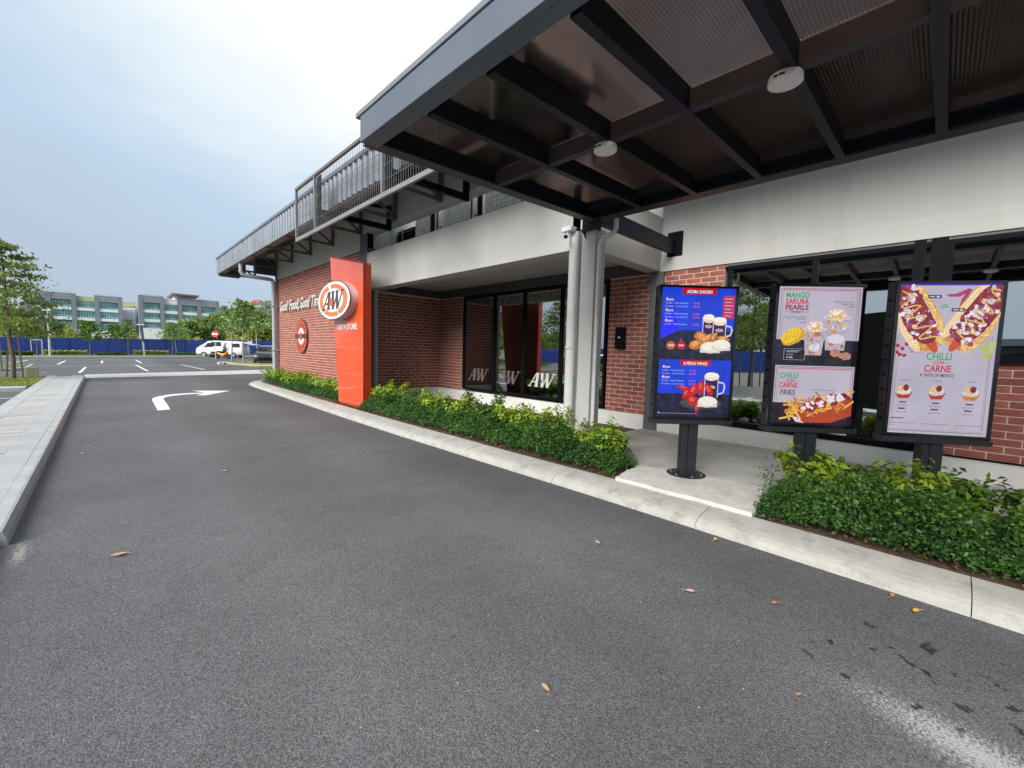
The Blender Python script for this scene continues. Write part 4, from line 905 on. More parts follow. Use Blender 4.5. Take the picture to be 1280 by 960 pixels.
def art2(F):
    F.rect('background', 0, 0, 1, 1, (.012, .008, .016), 0, var=.8, sc=9); F.rect('background', 0, .006, 1, .385, PAP, 1, var=.10, sc=2); F.rect('background', .02, .572, .985, .845, PAP, 1, var=.10, sc=2)
    border(F, .03, .018, .975, .38, 2); border(F, .035, .580, .975, .845, 2)
    F.text('headline', 'MANGO', .09, .085, .055, (.02, .34, .11), 4, .28, .0016); F.text('headline', 'SAKURA', .09, .129, .052, (.55, .02, .05), 4, .28, .0014); F.text('headline', 'PEARLS', .09, .171, .050, (.35, .010, .03), 4, .28, .0016)
    F.text('headline', 'DESSERTS', .155, .192, .016, (.03, .03, .05), 4, .15, .0004); F.rect('headline', .09, .186, .14, .188, (.03, .03, .05), 4); F.rect('headline', .32, .186, .37, .188, (.03, .03, .05), 4)
    for x, y, w, tx in ((.09, .228, .26, 'Mango Sakura Pearls'), (.25, .242, .10, 'Sundae'), (.28, .266, .07, '6.90'), (.66, .115, .25, 'Mango Sakura Pearls'), (.76, .132, .15, 'Waffle 10.90'), (.83, .150, .08, '10.90')): F.text('menu_text', tx, x, y, .016, (.04, .04, .06), 4, w)
    # mango
    F.item()
    F.ell('food_picture', .21, .365, .155, .052, (.62, .34, .012), 5, .04, ang=-.55, var=.25, sc=50); F.ell('food_picture', .19, .355, .14, .045, (.80, .52, .02), 6, .04, ang=-.55, var=.2)
    for i in range(5): F.stroke('food_picture', [(.10+i*.05, .40-i*.012), (.14+i*.045, .33-i*.006)], .006, (.55, .30, .01), 7)
    # two cups
    def cup(x, y, w, h, k):
        F.item()
        F.poly('food_picture', [(x-w/2, y), (x+w/2, y), (x+w*.38, y+h), (x-w*.38, y+h)], (.42, .38, .46), k, var=.3, sc=60)
        for i in range(26):
            t_ = F.rnd.random(); r_ = w*(.46-.10*t_); F.ell('food_picture', x+F.rnd.uniform(-r_, r_)*.85, y+t_*h*.93, w*F.rnd.uniform(.05, .12), h*F.rnd.uniform(.04, .10), F.rnd.choice([(.62, .28, .03), (.72, .42, .12), (.62, .60, .72), (.52, .30, .34), (.40, .16, .05)]), k+1+i % 6, .2, n=10, var=.3)
        F.ell('food_picture', x, y, w*.56, .018, (.66, .64, .76), k+8); F.ell('food_picture', x, y, w*.50, .013, (.50, .40, .44), k+9)
        F.ell('food_picture', x, y-.022, w*.36, .040, (.74, .56, .46), k+10, .08, var=.25, sc=50)
        for i in range(9): F.stroke('food_picture', [(x+F.rnd.uniform(-.3, .3)*w, y-.05+F.rnd.random()*.03), (x+F.rnd.uniform(-.3, .3)*w, y-.01+F.rnd.random()*.02)], .010, (.72, .38, .06), k+11)
        F.ell('food_picture', x-.02, y-.030, w*.13, .016, (.80, .76, .80), k+12, .1)
    cup(.72, .222, .30, .235, 8); cup(.46, .310, .26, .185, 24)
    F.ell('food_picture', .72, .375, .11, .035, (.62, .60, .70), 22, .12, n=14, var=.1); F.ell('food_picture', .47, .44, .07, .03, (.62, .58, .66), 38, .1, var=.1)
    for x, y, w in ((.72, .475, .06), (.84, .495, .075)): F.item(); F.poly('food_picture', [(x-w, y-.018), (x+w*.2, y-.028), (x+w, y-.012), (x+w*.9, y+.022), (x-w*.1, y+.030), (x-w, y+.012)], (.42, .20, .14), 40, var=.5, sc=80)
    for a, b, c, d in ((.11, .45, .37, .452), (.11, .530, .37, .532), (.11, .45, .115, .53), (.365, .45, .37, .53)): F.rect('menu_text', a, b, c, d, (.4, .4, .5), 3)
    for y in (.463, .472, .490): F.rect('menu_text', .14, y, .14+.17-(y-.463)*3, y+.004, (.35, .35, .45), 3)
    F.text('menu_text', '4.90', .14, .520, .020, WHT, 3, .08)
    F.text('headline', 'CHILLI', .085, .665, .058, (.02, .33, .11), 4, .22, .0010); F.text('headline', 'CON', .165, .692, .026, (.55, .03, .05), 5, .10, .0008); F.text('headline', 'CARNE', .085, .735, .056, (.50, .012, .03), 4, .22, .0010); F.text('headline', 'FRIES', .105, .787, .052, (.14, .03, .04), 4, .18, .0010)
    F.text('menu_text', 'Chilli Con Carne Fries', .50, .752, .017, (.04, .04, .06), 4, .27); F.text('menu_text', '11.90', .70, .772, .016, (.04, .04, .06), 4, .07)
    # fries tray
    F.item()
    F.poly('food_picture', [(.22, .885), (.985, .80), (.985, .93), (.74, .985), (.38, .99)], (.42, .055, .02), 6, var=.3); F.poly('food_picture', [(.24, .93), (.36, .96), (.42, .992), (.32, .985)], (.62, .58, .62), 7)
    for i in range(74):
        t_ = F.rnd.random(); x = .20+.76*t_; y = .865-.10*t_+F.rnd.uniform(-.02, .095); a = F.rnd.uniform(-.9, 1.2); l_ = F.rnd.uniform(.05, .10)
        F.stroke('food_picture', [(x-l_*math.cos(a), y-l_*.55*math.sin(a)), (x+l_*math.cos(a), y+l_*.55*math.sin(a))], .020, F.rnd.choice([(.72, .38, .06), (.62, .28, .04), (.78, .48, .12), (.50, .20, .03)]), 8+i % 8, var=.2)
    for i in range(46):
        t_ = F.rnd.random(); F.ell('food_picture', .36+.58*t_, .895-.115*t_+F.rnd.uniform(-.035, .03), F.rnd.uniform(.022, .045), F.rnd.uniform(.012, .02), F.rnd.choice([(.30, .015, .025), (.42, .03, .03), (.20, .012, .02)]), 17+i % 5, .2, n=10, var=.4)
    for i in range(30):
        t_ = F.rnd.random(); F.ell('food_picture', .38+.50*t_, .880-.105*t_+F.rnd.uniform(-.03, .03), F.rnd.uniform(.016, .034), F.rnd.uniform(.008, .016), (.70, .68, .78), 23+i % 3, .25, n=8)
def art3(F):
    F.rect('background', 0, 0, 1, 1, (.44, .41, .50), 0, var=.10, sc=2)
    F.rect('background', 0, 0, 1, .012, (.05, .02, .40), 1)
    for (x0, y0, x1, y1) in ((.015, .34, .02, .985), (.955, .34, .960, .985), (.015, .98, .96, .984)): F.rect('border', x0, y0, x1, y1, (.10, .16, .12), 1)
    for i in range(60): F.rect('border', .03+i*.0152, .972, .037+i*.0152, .976, (.5, .05, .06), 2)
    for i in range(50): F.rect('border', .035, .36+i*.012, .045, .365+i*.012, (.5, .05, .06), 2); F.rect('border', .935, .36+i*.012, .945, .365+i*.012, (.45, .1, .1), 2)
    def dog(c0, c1, wid, flip, k0):
        F.item()
        (xa, ya), (xb, yb) = c0, c1
        an = math.atan2((yb-ya)*F.h, (xb-xa)*F.w); L_ = math.hypot((xb-xa)*F.w, (yb-ya)*F.h)
        cx, cy = (xa+xb)/2, (ya+yb)/2
        def at(s_, t_): X = s_*L_/2*math.cos(an)-t_*wid*math.sin(an); Y = s_*L_/2*math.sin(an)+t_*wid*math.cos(an); return cx+X/F.w, cy+Y/F.h
        def sh(t0, t1, s0, s1, col, k, n=26, **kw):
            p = []
            for i in range(n): a = 2*math.pi*i/n; p.append(at((s0+s1)/2+(s1-s0)/2*math.copysign(abs(math.cos(a))**.7, math.cos(a)), (t0+t1)/2+(t1-t0)/2*math.copysign(abs(math.sin(a))**.8, math.sin(a))))
            p = [(min(max(x, .0), 1.), min(max(y, .012), 1.)) for x, y in p]; F.poly('food_picture', p, col, k, **kw)
        sh(-1.05, 1.05, -1.0, 1.0, (.62, .30, .07), k0, var=.3, sc=30); sh(-.98, -.1, -.97, .97, (.74, .46, .18), k0+1, var=.2, sc=30); sh(.45, 1.0, -.9, .9, (.80, .60, .36), k0+1, var=.15)
        sh(-.25, .25, -.2, 1.10, (.55, .07, .03), k0+2, var=.3); sh(-.70, .70, -.98, .82, (.22, .020, .035), k0+3, var=.6, sc=60)
        for i in range(170):
            s_ = F.rnd.uniform(-1, .78); t_ = F.rnd.uniform(-.62, .62); x, y = at(s_, t_)
            if 0.02 < x < .98 and y > .02: F.ell('food_picture', x, y, F.rnd.uniform(.018, .034), F.rnd.uniform(.010, .018), F.rnd.choice([(.24, .02, .03), (.34, .04, .04), (.66, .62, .76), (.72, .70, .82), (.18, .02, .06), (.30, .08, .16)]), k0+4+i % 8, .3, n=8, var=.2)
        pts = []
        for i in range(30): pts.append(at(-.95+1.7*i/29, .45*math.sin(i*1.25)))
        pts = [(x, y) for x, y in pts if .01 < x < .99 and y > .015]
        F.stroke('food_picture', pts, .015, (.72, .44, .10), k0+13, var=.25)
    dog((-.06, -.03), (.40, .43), .185, 0, 4); dog((1.06, -.03), (.57, .42), .185, 1, 20)
    for pts in ([(.46, .07), (.56, .065), (.68, .03), (.70, .045), (.60, .085), (.50, .085)], [(.68, .03), (.72, .04), (.66, .10), (.60, .155), (.62, .10)]): F.poly('food_picture', pts, (.40, .04, .12), 3, var=.2)
    for x, y in ((.44, .135), (.46, .148), (.42, .15)): F.rect('menu_text', x, y, x+.05, y+.007, (.05, .35, .12), 3)
    for (x, y) in ((.28, .075), (.52, .160)): F.rect('tag', x, y, x+.13, y+.022, (.03, .03, .08), 38); F.rect('tag', x+.015, y+.008, x+.065, y+.014, (.6, .6, .7), 39); F.ell('tag', x+.095, y+.011, .018, .006, (.6, .6, .7), 39)
    for (x, y, a) in ((.02, .41, .3), (.07, .43, 1.2), (.11, .40, .6), (.05, .47, -.6), (.02, .455, 1.), (.095, .475, -.3)): F.ell('food_picture', x+.01, y, .024, .011, (.36, .015, .05), 3, .1, ang=a)
    for (x, y) in ((.88, .415), (.94, .44), (.91, .47), (.96, .395)): F.ell('food_picture', x, y, .045, .025, (.44, .46, .16), 3, .1, var=.3)
    F.text('menu_text', 'Kidney', .145, .435, .020, (.15, .03, .05), 3, .10); F.text('menu_text', 'Beans', .165, .455, .020, (.15, .03, .05), 3, .08)
    F.text('headline', 'CHILLI', .33, .500, .068, (.02, .32, .10), 5, .25, .0012); F.text('headline', 'CON', .41, .527, .030, (.55, .04, .05), 6, .10, .0010); F.text('headline', 'CARNE', .32, .580, .064, (.50, .012, .04), 5, .27, .0012)
    F.rect('headline', .36, .515, .40, .517, (.2, .05, .05), 5); F.rect('headline', .52, .515, .56, .517, (.2, .05, .05), 5)
    F.text('headline', 'A TASTE OF MEXICO', .28, .613, .030, (.10, .03, .07), 5, .34, .0006)
    for i, x in enumerate((.13, .465, .80)):
        F.text('menu_text', ('STANDARD', 'STANDARD', 'COMBO SET')[i], x-.05, .645, .012, (.08, .04, .08), 3, .10)
        y = .725; F.poly('food_picture', [(x-.085, y), (x+.095, y-.006), (x+.06, y+.038), (x-.045, y+.040)], (.40, .04, .02) if i < 2 else (.55, .20, .04), 5, var=.4)
        F.ell('food_picture', x, y-.004, .08, .018, (.60, .54, .50), 6, .12, var=.3); F.ell('food_picture', x-.03, y-.030, .032, .020, (.66, .48, .15), 7, .1); F.ell('food_picture', x+.025, y-.034, .030, .022, (.22, .02, .03), 8, .1, var=.4); F.ell('food_picture', x+.06, y-.022, .022, .014, (.66, .64, .72), 7, .2)
        F.rect('menu_text', x-.03, .785, x+.04, .794, (.06, .05, .12), 3); F.text('menu_text', 'RM 22.40', x-.055, .817, .014, (.25, .05, .08), 3, .11); F.rect('menu_text', x-.04, .828, x+.035, .838, (.06, .05, .12), 3); F.text('menu_text', 'RM 26.40', x-.055, .862, .014, (.25, .05, .08), 3, .11)
        F.rect('menu_text', x-.12, .930, x+.15, .933, (.30, .08, .10), 3); F.text('menu_text', 'ADD ON 2.00', x-.12, .951, .011, (.45, .08, .10), 3, .07)
    F.rect('menu_text', .03, .895, .16, .902, (.10, .06, .10), 3)
screen_unit(5.065, 2.06, -.764, .81, 'menu screen with blue and black chicken meals, standing on the cement pad', art1)
screen_unit(5.66, .985, -.845, .81, 'menu screen with mango dessert above chilli fries, middle of the three', art2)
screen_unit(6.107, -.005, -.964, .80, 'menu screen with two chilli hot dogs on a pale background, nearest the right', art3)

# ================================================================== PLANTS BY THE BUILDING
def low_hedge(label, xr, yr, n, h, cut=None):
    """clipped dark groundcover with a lumpy top"""
    y = RNG.uniform(*yr, n); t_ = RNG.uniform(0, 1, n); x0 = np.interp(y, *xr[0]); x1 = np.interp(y, *xr[1]); 
    lump = .92+.16*np.sin(y*5.1)+.14*np.sin(y*12.3+1+t_*2)+.13*np.sin(y*27+t_*7)
    x = x0+(x1-x0)*t_; prof = np.clip(np.minimum(t_/.28, (1.15-t_)/.30), 0.18, 1)**.55
    end = np.clip(np.minimum((y-yr[0])/.22, (yr[1]-y)/.22), .15, 1)**.5
    top = .13+h*lump*prof*end; s_ = 1-RNG.beta(1.0, 3.2, n); z = .13+(top-.13)*s_
    x = x+RNG.normal(0, .03, n); C_ = np.stack([x, y, z], 1)
    return C_
def put_hedge(C_, label, material=leaf_dark, size=.034):
    z_ = C_[:, 2]; n_ = len(C_)
    if n_ > 1000:                                   # fresh lighter shoots standing proud of the top, and stray twigs
        k = RNG.choice(np.nonzero(z_ > np.quantile(z_, .55))[0], 2800); T_ = C_[k]+np.stack([RNG.normal(0, .02, 2800), RNG.normal(0, .02, 2800), np.abs(RNG.normal(0, .045, 2800))], 1)
        tag(leaf_cloud('groundcover_shoots', T_, .044, leaf_shoot, up=.7, fold=.3, ratio=.6), kind='stuff')
        C_ = C_+RNG.normal(0, .018, C_.shape)*np.array([1, 1, 1.3])
    o = leaf_cloud('groundcover', C_, size, material, up=.5, fold=.3, ratio=.62); tag(o, label, None, None, 'stuff'); return o
c1 = low_hedge('', (([2.75, 9.9], [4.38, 4.36]), ([2.75, 9.9], [5.0, 5.0])), (2.72, 9.75), 60000, .36)
put_hedge(c1, 'low dark green groundcover hedge between the kerb and the recess window')
c2 = low_hedge('', (([-5, 1.1], [4.38, 4.36]), ([-5, 1.1], [5.15, 5.05])), (-2.2, 1.12), 46000, .36)
put_hedge(c2, 'low dark green groundcover hedge in front of the right menu screens')
c3 = low_hedge('', (([11.45, 15, 18, 19.9], [4.62, 4.52, 4.62, 4.9]), ([11.45, 19.9], [5.1, 5.2])), (11.5, 19.9), 36000, .30)
put_hedge(c3, 'low dark green groundcover hedge along the kerb below the brick wall', size=.040)
# sparse twigs sticking out of the near hedge end
tw = np.stack([RNG.normal(4.66, .13, 260), RNG.normal(1.10, .04, 260), RNG.uniform(.2, .55, 260)], 1); put_hedge(tw, 'sparse twig tips at the hedge end', size=.024)

def shrub(x, y, h, r, n, label, group, material=leaf_lime, size=.072, z0=.13, top=None):
    t = empty('shrub', (x, y, z0), random.uniform(0, 6), label, 'shrub', group); rn = RNG
    C_ = []; g = MB()
    for i in range(13):
        a = rn.uniform(0, 6.28); lean = r*rn.uniform(.25, .95); hh = h*rn.uniform(.6, 1.05); base = Vector((rn.uniform(-.04, .04), rn.uniform(-.04, .04), 0))
        tip = Vector((lean*math.cos(a), lean*math.sin(a), hh)); mid = base.lerp(tip, .55)+Vector((rn.uniform(-.04, .04), rn.uniform(-.04, .04), .02))
        g.tube([base, mid, tip], [.009, .006, .003], 5)
        m_ = int(n/13); s_ = rn.uniform(.30, 1.04, m_)**.8
        for q in s_:
            p = base.lerp(mid, q/.55) if q < .55 else mid.lerp(tip, (q-.55)/.45)
            C_.append((p.x+rn.normal(0, .035+.02*r), p.y+rn.normal(0, .035+.02*r), max(.03, p.z+rn.normal(0, .03))))
    g.build('stem', wood, t); leaf_cloud('leaves', C_, size, material, t, up=.25, centre=(0, 0, h*.3), ratio=.50, fold=.35, outw=.8)
    return t
leaf_limed = leafmat('leaf_lime_dark', (.012, .05, .012), (.13, .26, .025), trans=.3)
mid_desc = ['at the left end beside the orange sign', 'in front of the lilac grey pipe', 'left of the brick recess corner', 'below the left edge of the recess window', 'below the second window pane', 'below the A&W lettering of the third pane', 'left of the round white pipe', 'at the foot of the round white pipe', 'right of the pillar, at the end of the bed']
ys = [9.55, 8.95, 8.2, 7.35, 6.5, 5.7, 4.85, 4.1, 3.25]
for i, y_ in enumerate(ys):
    lime = i not in (2, 5)
    shrub(4.90+random.uniform(-.06, .08), y_, random.uniform(.52, .66)+(.06 if i == 5 else 0), .42, 950 if i < 7 else 1000, ('bright lime green shrub ' if lime else 'darker green shrub ')+mid_desc[i], 'shrubs in the bed below the recess window', leaf_lime if lime else leaf_limed, .075)
shrub(4.78, 2.98, .46, .30, 620, 'bright lime green shrub overhanging the cement pad, nearest the blue menu screen', 'shrubs in the bed below the recess window', leaf_lime, .075)
rdesc = ['lime green shrub at the foot of the middle menu screen', 'dark green shrub between the middle and right menu screens', 'lime tipped shrub in front of the right menu screen post', 'dark green shrub right of the right menu screen post', 'dark green shrub at the right edge of the photo', 'dark green shrub just outside the right edge']
for i, (x_, y_, h_) in enumerate(((5.22, .88, .50), (5.35, .52, .42), (5.3, .18, .48), (5.35, -.20, .44), (5.3, -.60, .44), (5.3, -1.1, .44))):
    shrub(x_, y_, h_+.04, .34, 620, rdesc[i], 'shrubs in front of the right menu screens', leaf_lime if i in (0, 2) else (leaf_mid if i in (4,) else leaf_limed), .085)
ld = ['beside the left edge of the orange sign', 'second from the orange sign', 'third from the orange sign', 'below the round emblem, right side', 'below the round emblem', 'left of the round emblem', 'third from the grey downpipe', 'second from the grey downpipe', 'in front of the grey downpipe']
for i, y_ in enumerate(np.linspace(12.0, 19.6, 9)):
    shrub(4.98+random.uniform(-.06, .06), float(y_), random.uniform(.46, .58), .46, 600, 'yellow green shrub under the brick wall, '+ld[i], 'shrubs below the lettered brick wall', leaf_lime, .085)
# brown dry leaves and bark on the soil strip behind the kerb
n = 1500; yy = RNG.uniform(-2, 11.4, n); keep = ~((yy > 1.2) & (yy < 2.65)); yy = yy[keep]; pts = np.stack([4.33+RNG.uniform(0, .18, len(yy)), yy, .126+RNG.uniform(0, .03, len(yy))], 1)
tag(leaf_cloud('dry_leaf_litter', pts, .035, leafmat('dry_leaf_brown', (.03, .018, .012), (.17, .10, .06), .8, .1), up=1.2, ratio=.6), kind='stuff')
for i, (x_, y_, s_) in enumerate(((4.86, -.25, .16), (5.05, -.55, .12), (4.9, -.02, .08))):
    g = MB(); rr = random.Random(i+20); g.box(-s_/2, s_/2, -s_*.35, s_*.35, 0, s_*.42); o = g.build('stone_block', pad_m, bevel=.012, loc=(x_, y_, .30)); o.rotation_euler = (rr.uniform(-.2, .2), rr.uniform(-.2, .2), rr.uniform(0, 3))
    tag(o, ['broken grey concrete block lying in the hedge under the right screen', 'smaller concrete lump beside the broken block in the hedge', 'smallest concrete chip left of the broken block'][i], 'stone')
# fallen leaves on the asphalt
def fallen(x, y, s_, col, label):
    g = MB(); vs = []; n = 7
    for i in range(n): q = i/(n-1); w = .42*math.sin(math.pi*q)**.8*s_; z = .012+.25*s_*(q-.5)**2; vs += [((q-.5)*s_, -w/2, z+.12*w), ((q-.5)*s_, 0, z), ((q-.5)*s_, w/2, z+.18*w)]
    fs = []
    for i in range(n-1):
        for k in range(2): fs.append((3*i+k, 3*i+3+k, 3*i+4+k, 3*i+1+k))
    g.add(vs, fs, None, True); g.tube([(-.5*s_, 0, .03*s_+.01), (-.72*s_, .02, .012)], .0015, 4)
    o = g.build('fallen_leaf', mat('dead_leaf_'+col[0], col[1], .7, .25, 40)); o.location = (x, y, .004); o.rotation_euler = (0, 0, random.uniform(0, 6)); tag(o, label, 'leaf', 'fallen leaves on the asphalt')
tan_ = ('tan', (.50, .33, .20)); orr = ('orange', (.50, .20, .07)); yel = ('yellow', (.62, .36, .06)); pk = ('pink', (.55, .34, .26))
for a in [(.03, 4.18, .10, tan_, 'pale tan fallen leaf on the asphalt at the lower left, near the left kerb'), (1.04, 6.19, .08, orr, 'lone brown leaf in the middle of the lane, beyond the others'), (2.94, 1.92, .07, tan_, 'tan leaf on the lane straight below the pillar'),
          (1.45, 1.2, .06, tan_, 'tan leaf nearest the bottom edge of the photo'), (2.8, 1.08, .07, pk, 'pinkish leaf on the lane below the cement pad'), (3.08, .65, .055, orr, 'small orange leaf right of the pinkish leaf'),
          (3.78, 1.27, .07, yel, 'yellow leaf lying against the kerb under the blue screen'), (3.80, .12, .06, orr, 'orange leaf beside the kerb joint'), (3.68, 0.0, .07, yel, 'yellow brown leaf right of the kerb joint'), (2.31, .36, .04, orr, 'tiny orange leaf left of the pale cement spill'),
          (-.26, 8.36, .07, pk, 'pale leaf close to the left kerb'), (-.2, 8.9, .05, tan_, 'small tan leaf just beyond the pale one by the left kerb'), (3.76, 1.5, .03, orr, 'tiny reddish leaf left of the yellow leaf by the kerb')]: fallen(*a)

# ================================================================== TREES
def tree(x, y, h, trunk_h, r, nleaf, label, cat='tree', group=None, lm=leaf_tree, bark=wood, size=.22, layered=True, lean=(0, 0), tr=.09, name='tree', gap=.5, top=1.0, z0=.1, dense=.35):
    t = empty(name, (x, y, z0), 0, label, cat, group); rn = RNG; g = MB()
    pts = [Vector((lean[0]*q*h+rn.normal(0, .02)*h*.15, lean[1]*q*h, q*h*.94)) for q in np.linspace(0, 1, 8)]
    g.tube(pts, [tr*(1-.82*q) for q in np.linspace(0, 1, 8)], 8)
    def along(q): i = min(int(q*7), 6); return pts[i].lerp(pts[i+1], q*7-i)
    C_ = []; nb = 26 if layered else 20
    for i in range(nb):
        q = trunk_h/h+(1-trunk_h/h)*(i+.5)/nb; p = along(min(q, .99)); a = i*2.4+rn.uniform(-.4, .4); env = math.sin(math.pi*min(1, (q-trunk_h/h)/(1-trunk_h/h)*.80+.20))**.6 if not layered else (1.0-.72*((q-trunk_h/h)/(1-trunk_h/h))**1.3)
        l_ = r*env*rn.uniform(.65, 1.15); up_ = .12 if layered else .5
        e_ = p+Vector((math.cos(a)*l_, math.sin(a)*l_, up_*l_)); m_ = p.lerp(e_, .5)+Vector((0, 0, .05*l_)); g.tube([p, m_, e_], [tr*.28*(1-q*.5), tr*.16, .008], 5)
        k = int(nleaf/nb)
        for c in range(7):                                   # clumps along each limb
            s_ = rn.uniform(gap, 1.05); cc = p.lerp(e_, s_); sp_ = l_*.24+.06
            kk = k//7; C_.append(np.stack([rn.normal(cc.x, sp_, kk), rn.normal(cc.y, sp_, kk), rn.normal(cc.z, sp_*(dense if layered else .75), kk)], 1))
    g.build('trunk', bark, t); leaf_cloud('crown', np.concatenate(C_), size, lm, t, up=.4, ratio=.55)
    return t
tree(-2.42, 24.2, 5.4, 1.7, 1.30, 5200, 'young layered tree with timber stakes on the left grass verge', size=.13, tr=.075, lean=(-.02, 0), dense=.3)
for k, (a, b, hh, lx) in enumerate(((-2.17, 24.1, 1.95, -.12), (-2.62, 24.5, 1.8, .10))):
    g = MB(); g.bar((0, 0, 0), (lx, .02, hh), .05, .05); o = g.build('tree_stake', stake_m, loc=(a, b, .1)); tag(o, ['timber stake right of the young tree trunk', 'timber stake behind the young tree trunk'][k], 'stake', 'stakes around the verge tree')
g = MB(); g.box(-.17, .17, -.15, .15, 0, .42); o = g.build('marker_block', mat('marker_concrete_yellow', (.42, .40, .28), .9, .12, 5), bevel=.02, loc=(-2.0, 24.6, .11)); tag(o, 'short pale concrete marker block at the foot of the young tree', 'concrete block')
g = MB(); g.bar((0, 0, 0), (-.03, 0, 1.75), .05, .05); g.bar((.0, 0, 1.7), (-.6, 0, 1.72), .04, .04); o = g.build('tree_stake', stake_m, loc=(-3.55, 31.9, .1)); tag(o, 'thin timber stake on the far left island at the photo edge', 'stake')

# ================================================================== FAR SIDE OF THE CAR PARK
def kline(u, v=446.8): return P(u, v)
pk_ = [kline(u, v) for u, v in ((-160, 449.5), (0, 447.6), (120, 447.2), (240, 446.6), (300, 446.2), (352, 446.2))]
kf = tag(empty('kerb'), kind='structure')
kerb_run('kerb_stone', [(p.x, p.y) for p in pk_], -1, [(0, -.02), (.01, .10), (.03, .13), (.5, .14), (.5, -.02)], mat('far_kerb_pale', (.50, .48, .40), .9, .08, 3), 3.2, parent=kf)
vb = []
for p in pk_: vb.append((p.x, p.y+.3, .05))
g = MB(); g.add([*vb, *[(x_+1, y_+9, .08) for x_, y_, z in vb]], [(i, i+1, len(vb)+i+1, len(vb)+i) for i in range(len(vb)-1)])
tag(g.build('far_verge', MATS['verge_turf']), kind='structure')
# blue hoarding, one sheet after another
HO = empty('hoarding', tuple(P(0, 444.5)), 0, 'long blue sheet metal hoarding across the far side of the car park', 'fence')
hp = []
for u in np.linspace(-200, 352, 47):
    vb_ = 444.3; a = P(u, vb_-.5); vt = 421.0+(u/270)*4.0 if u > 0 else 421; d = F_ + R_*((u-640)/FPX) - U_*((vt-480)/FPX); t_ = a.y/d.y; hp.append((a.x, a.y, CAMZ+d.z*t_))
for i, (a, b) in enumerate(zip(hp, hp[1:])):
    A, B = Vector(a), Vector(b); d = (B-A); d.z = 0; nrm = Vector((d.y, -d.x, 0)).normalized(); g = MB(); k = 10; vs = []
    for j in range(k+1):
        q = j/k*.992+.004; p = Vector(a).lerp(Vector(b), q); of = nrm*(.03 if (j//2) % 2 else 0); vs += [(p.x+of.x, p.y+of.y, .02), (p.x+of.x, p.y+of.y, p.z)]
    g.add(vs, [(2*j, 2*j+2, 2*j+3, 2*j+1) for j in range(k)]); par(g.build('panel', blue_h), HO)
    if i % 2 == 0: g = MB(); g.bar((a[0]+nrm.x*.06, a[1]+nrm.y*.06, 0), (a[0]+nrm.x*.06, a[1]+nrm.y*.06, a[2]+.03), .05, .05); par(g.build('post', mat('hoarding_post', (.03, .05, .17), .5)), HO)
# pale lettering on the hoarding beyond the parked car
A = P(312, 443.8); me_ = text_mesh('M', 1.0, .02); me_.materials.append(mat('hoarding_letter_white', (.45, .50, .62), .6))
bas = Matrix(((R_.x, 0, -F_.x), (R_.y, 0, -F_.y), (0, 1, 0)))
me_.transform(Matrix.Translation(Vector((A.x, A.y, 1.55))-F_*.5) @ bas.to_4x4()); link('lettering', me_, None); par(bpy.data.objects['lettering'], HO)
me_ = text_mesh('jati', .8, .02); me_.materials.append(MATS['hoarding_letter_white']); me_.transform(Matrix.Translation(Vector((A.x-.4, A.y, .8))-F_*.5-R_*1.2) @ bas.to_4x4()); par(link('lettering', me_), HO)

def far_hedge(u0, u1, vt, vb, n, lm, label, lift=.3):
    a, b = P(u0, vb), P(u1, vb); dep = (a-Vector((0, 0, CAMZ))).dot(F_); h = (vb-vt)/FPX*dep
    t_ = RNG.random(n); x = a.x+(b.x-a.x)*t_; y = a.y+(b.y-a.y)*t_+RNG.uniform(-.45, .45, n); z = .1+h*(1-RNG.beta(1, 3, n))*(.9+.1*np.sin(t_*40))
    c = (a+b)/2; o = leaf_cloud('clipped_hedge', np.stack([x-c.x, y-c.y, z], 1), .17, lm, up=.6); o.location = (c.x, c.y, 0); tag(o, label, 'hedge', 'clipped hedges along the far kerb')
far_hedge(-60, 2, 440.5, 445.5, 2200, leaf_mid, 'dark clipped hedge at the far kerb, left photo edge')
far_hedge(3, 42, 440.5, 446, 2200, leaf_mid, 'dark clipped hedge behind the young tree at the far kerb')
far_hedge(55, 109, 438.8, 445.5, 3200, leaf_yel, 'long yellow green clipped hedge right of the pale lamp post')
far_hedge(119, 158, 441.8, 445.3, 1800, leaf_mid, 'low dark hedge between two yellow green hedges')
far_hedge(167, 211, 438.8, 445, 3000, leaf_yel, 'yellow green clipped hedge below the leaning dark pole')
far_hedge(219, 247, 441.8, 444.7, 1400, leaf_mid, 'low dark hedge just left of the white van')
def at(u, v): return P(u, v)
def ftree(u, vb, vt, vc, wpx, n, label, lm=leaf_far, bark=wood, **k):
    p = P(u, vb); dep = (p-Vector((0, 0, CAMZ))).dot(F_); m_ = dep/FPX; h = (vb-vt)*m_
    return tree(p.x, p.y, h, (vb-vc)*m_, wpx/2*m_, n, label, lm=lm, bark=bark, size=.30, tr=.07, z0=0, **k)
ftree(113, 445, 400, 425, 32, 800, 'small sparse layered tree before the left office block', group='young trees along the far kerb', lm=leaf_mid)
ftree(150, 443.5, 405, 424, 30, 700, 'small leaning tree in front of the gap between the office blocks', group='young trees along the far kerb', bark=palebark, lm=leaf_mid, lean=(-.08, 0))
ftree(161, 444, 398, 420, 22, 260, 'thin sparse tree right of the leaning tree', group='young trees along the far kerb', lm=leaf_mid)
ftree(221, 444, 402, 424, 34, 900, 'small tree left of the white van with a pale trunk', group='young trees along the far kerb', bark=palebark, lm=leaf_far, lean=(-.06, 0))
ftree(216, 444.5, 408, 422, 20, 280, 'slim dark trunked tree beside the pale trunked one', group='young trees along the far kerb', lm=leaf_mid)
ftree(47, 445.5, 418, 429, 12, 160, 'bare sapling inside a square timber frame', group='young trees along the far kerb', lm=leaf_mid)
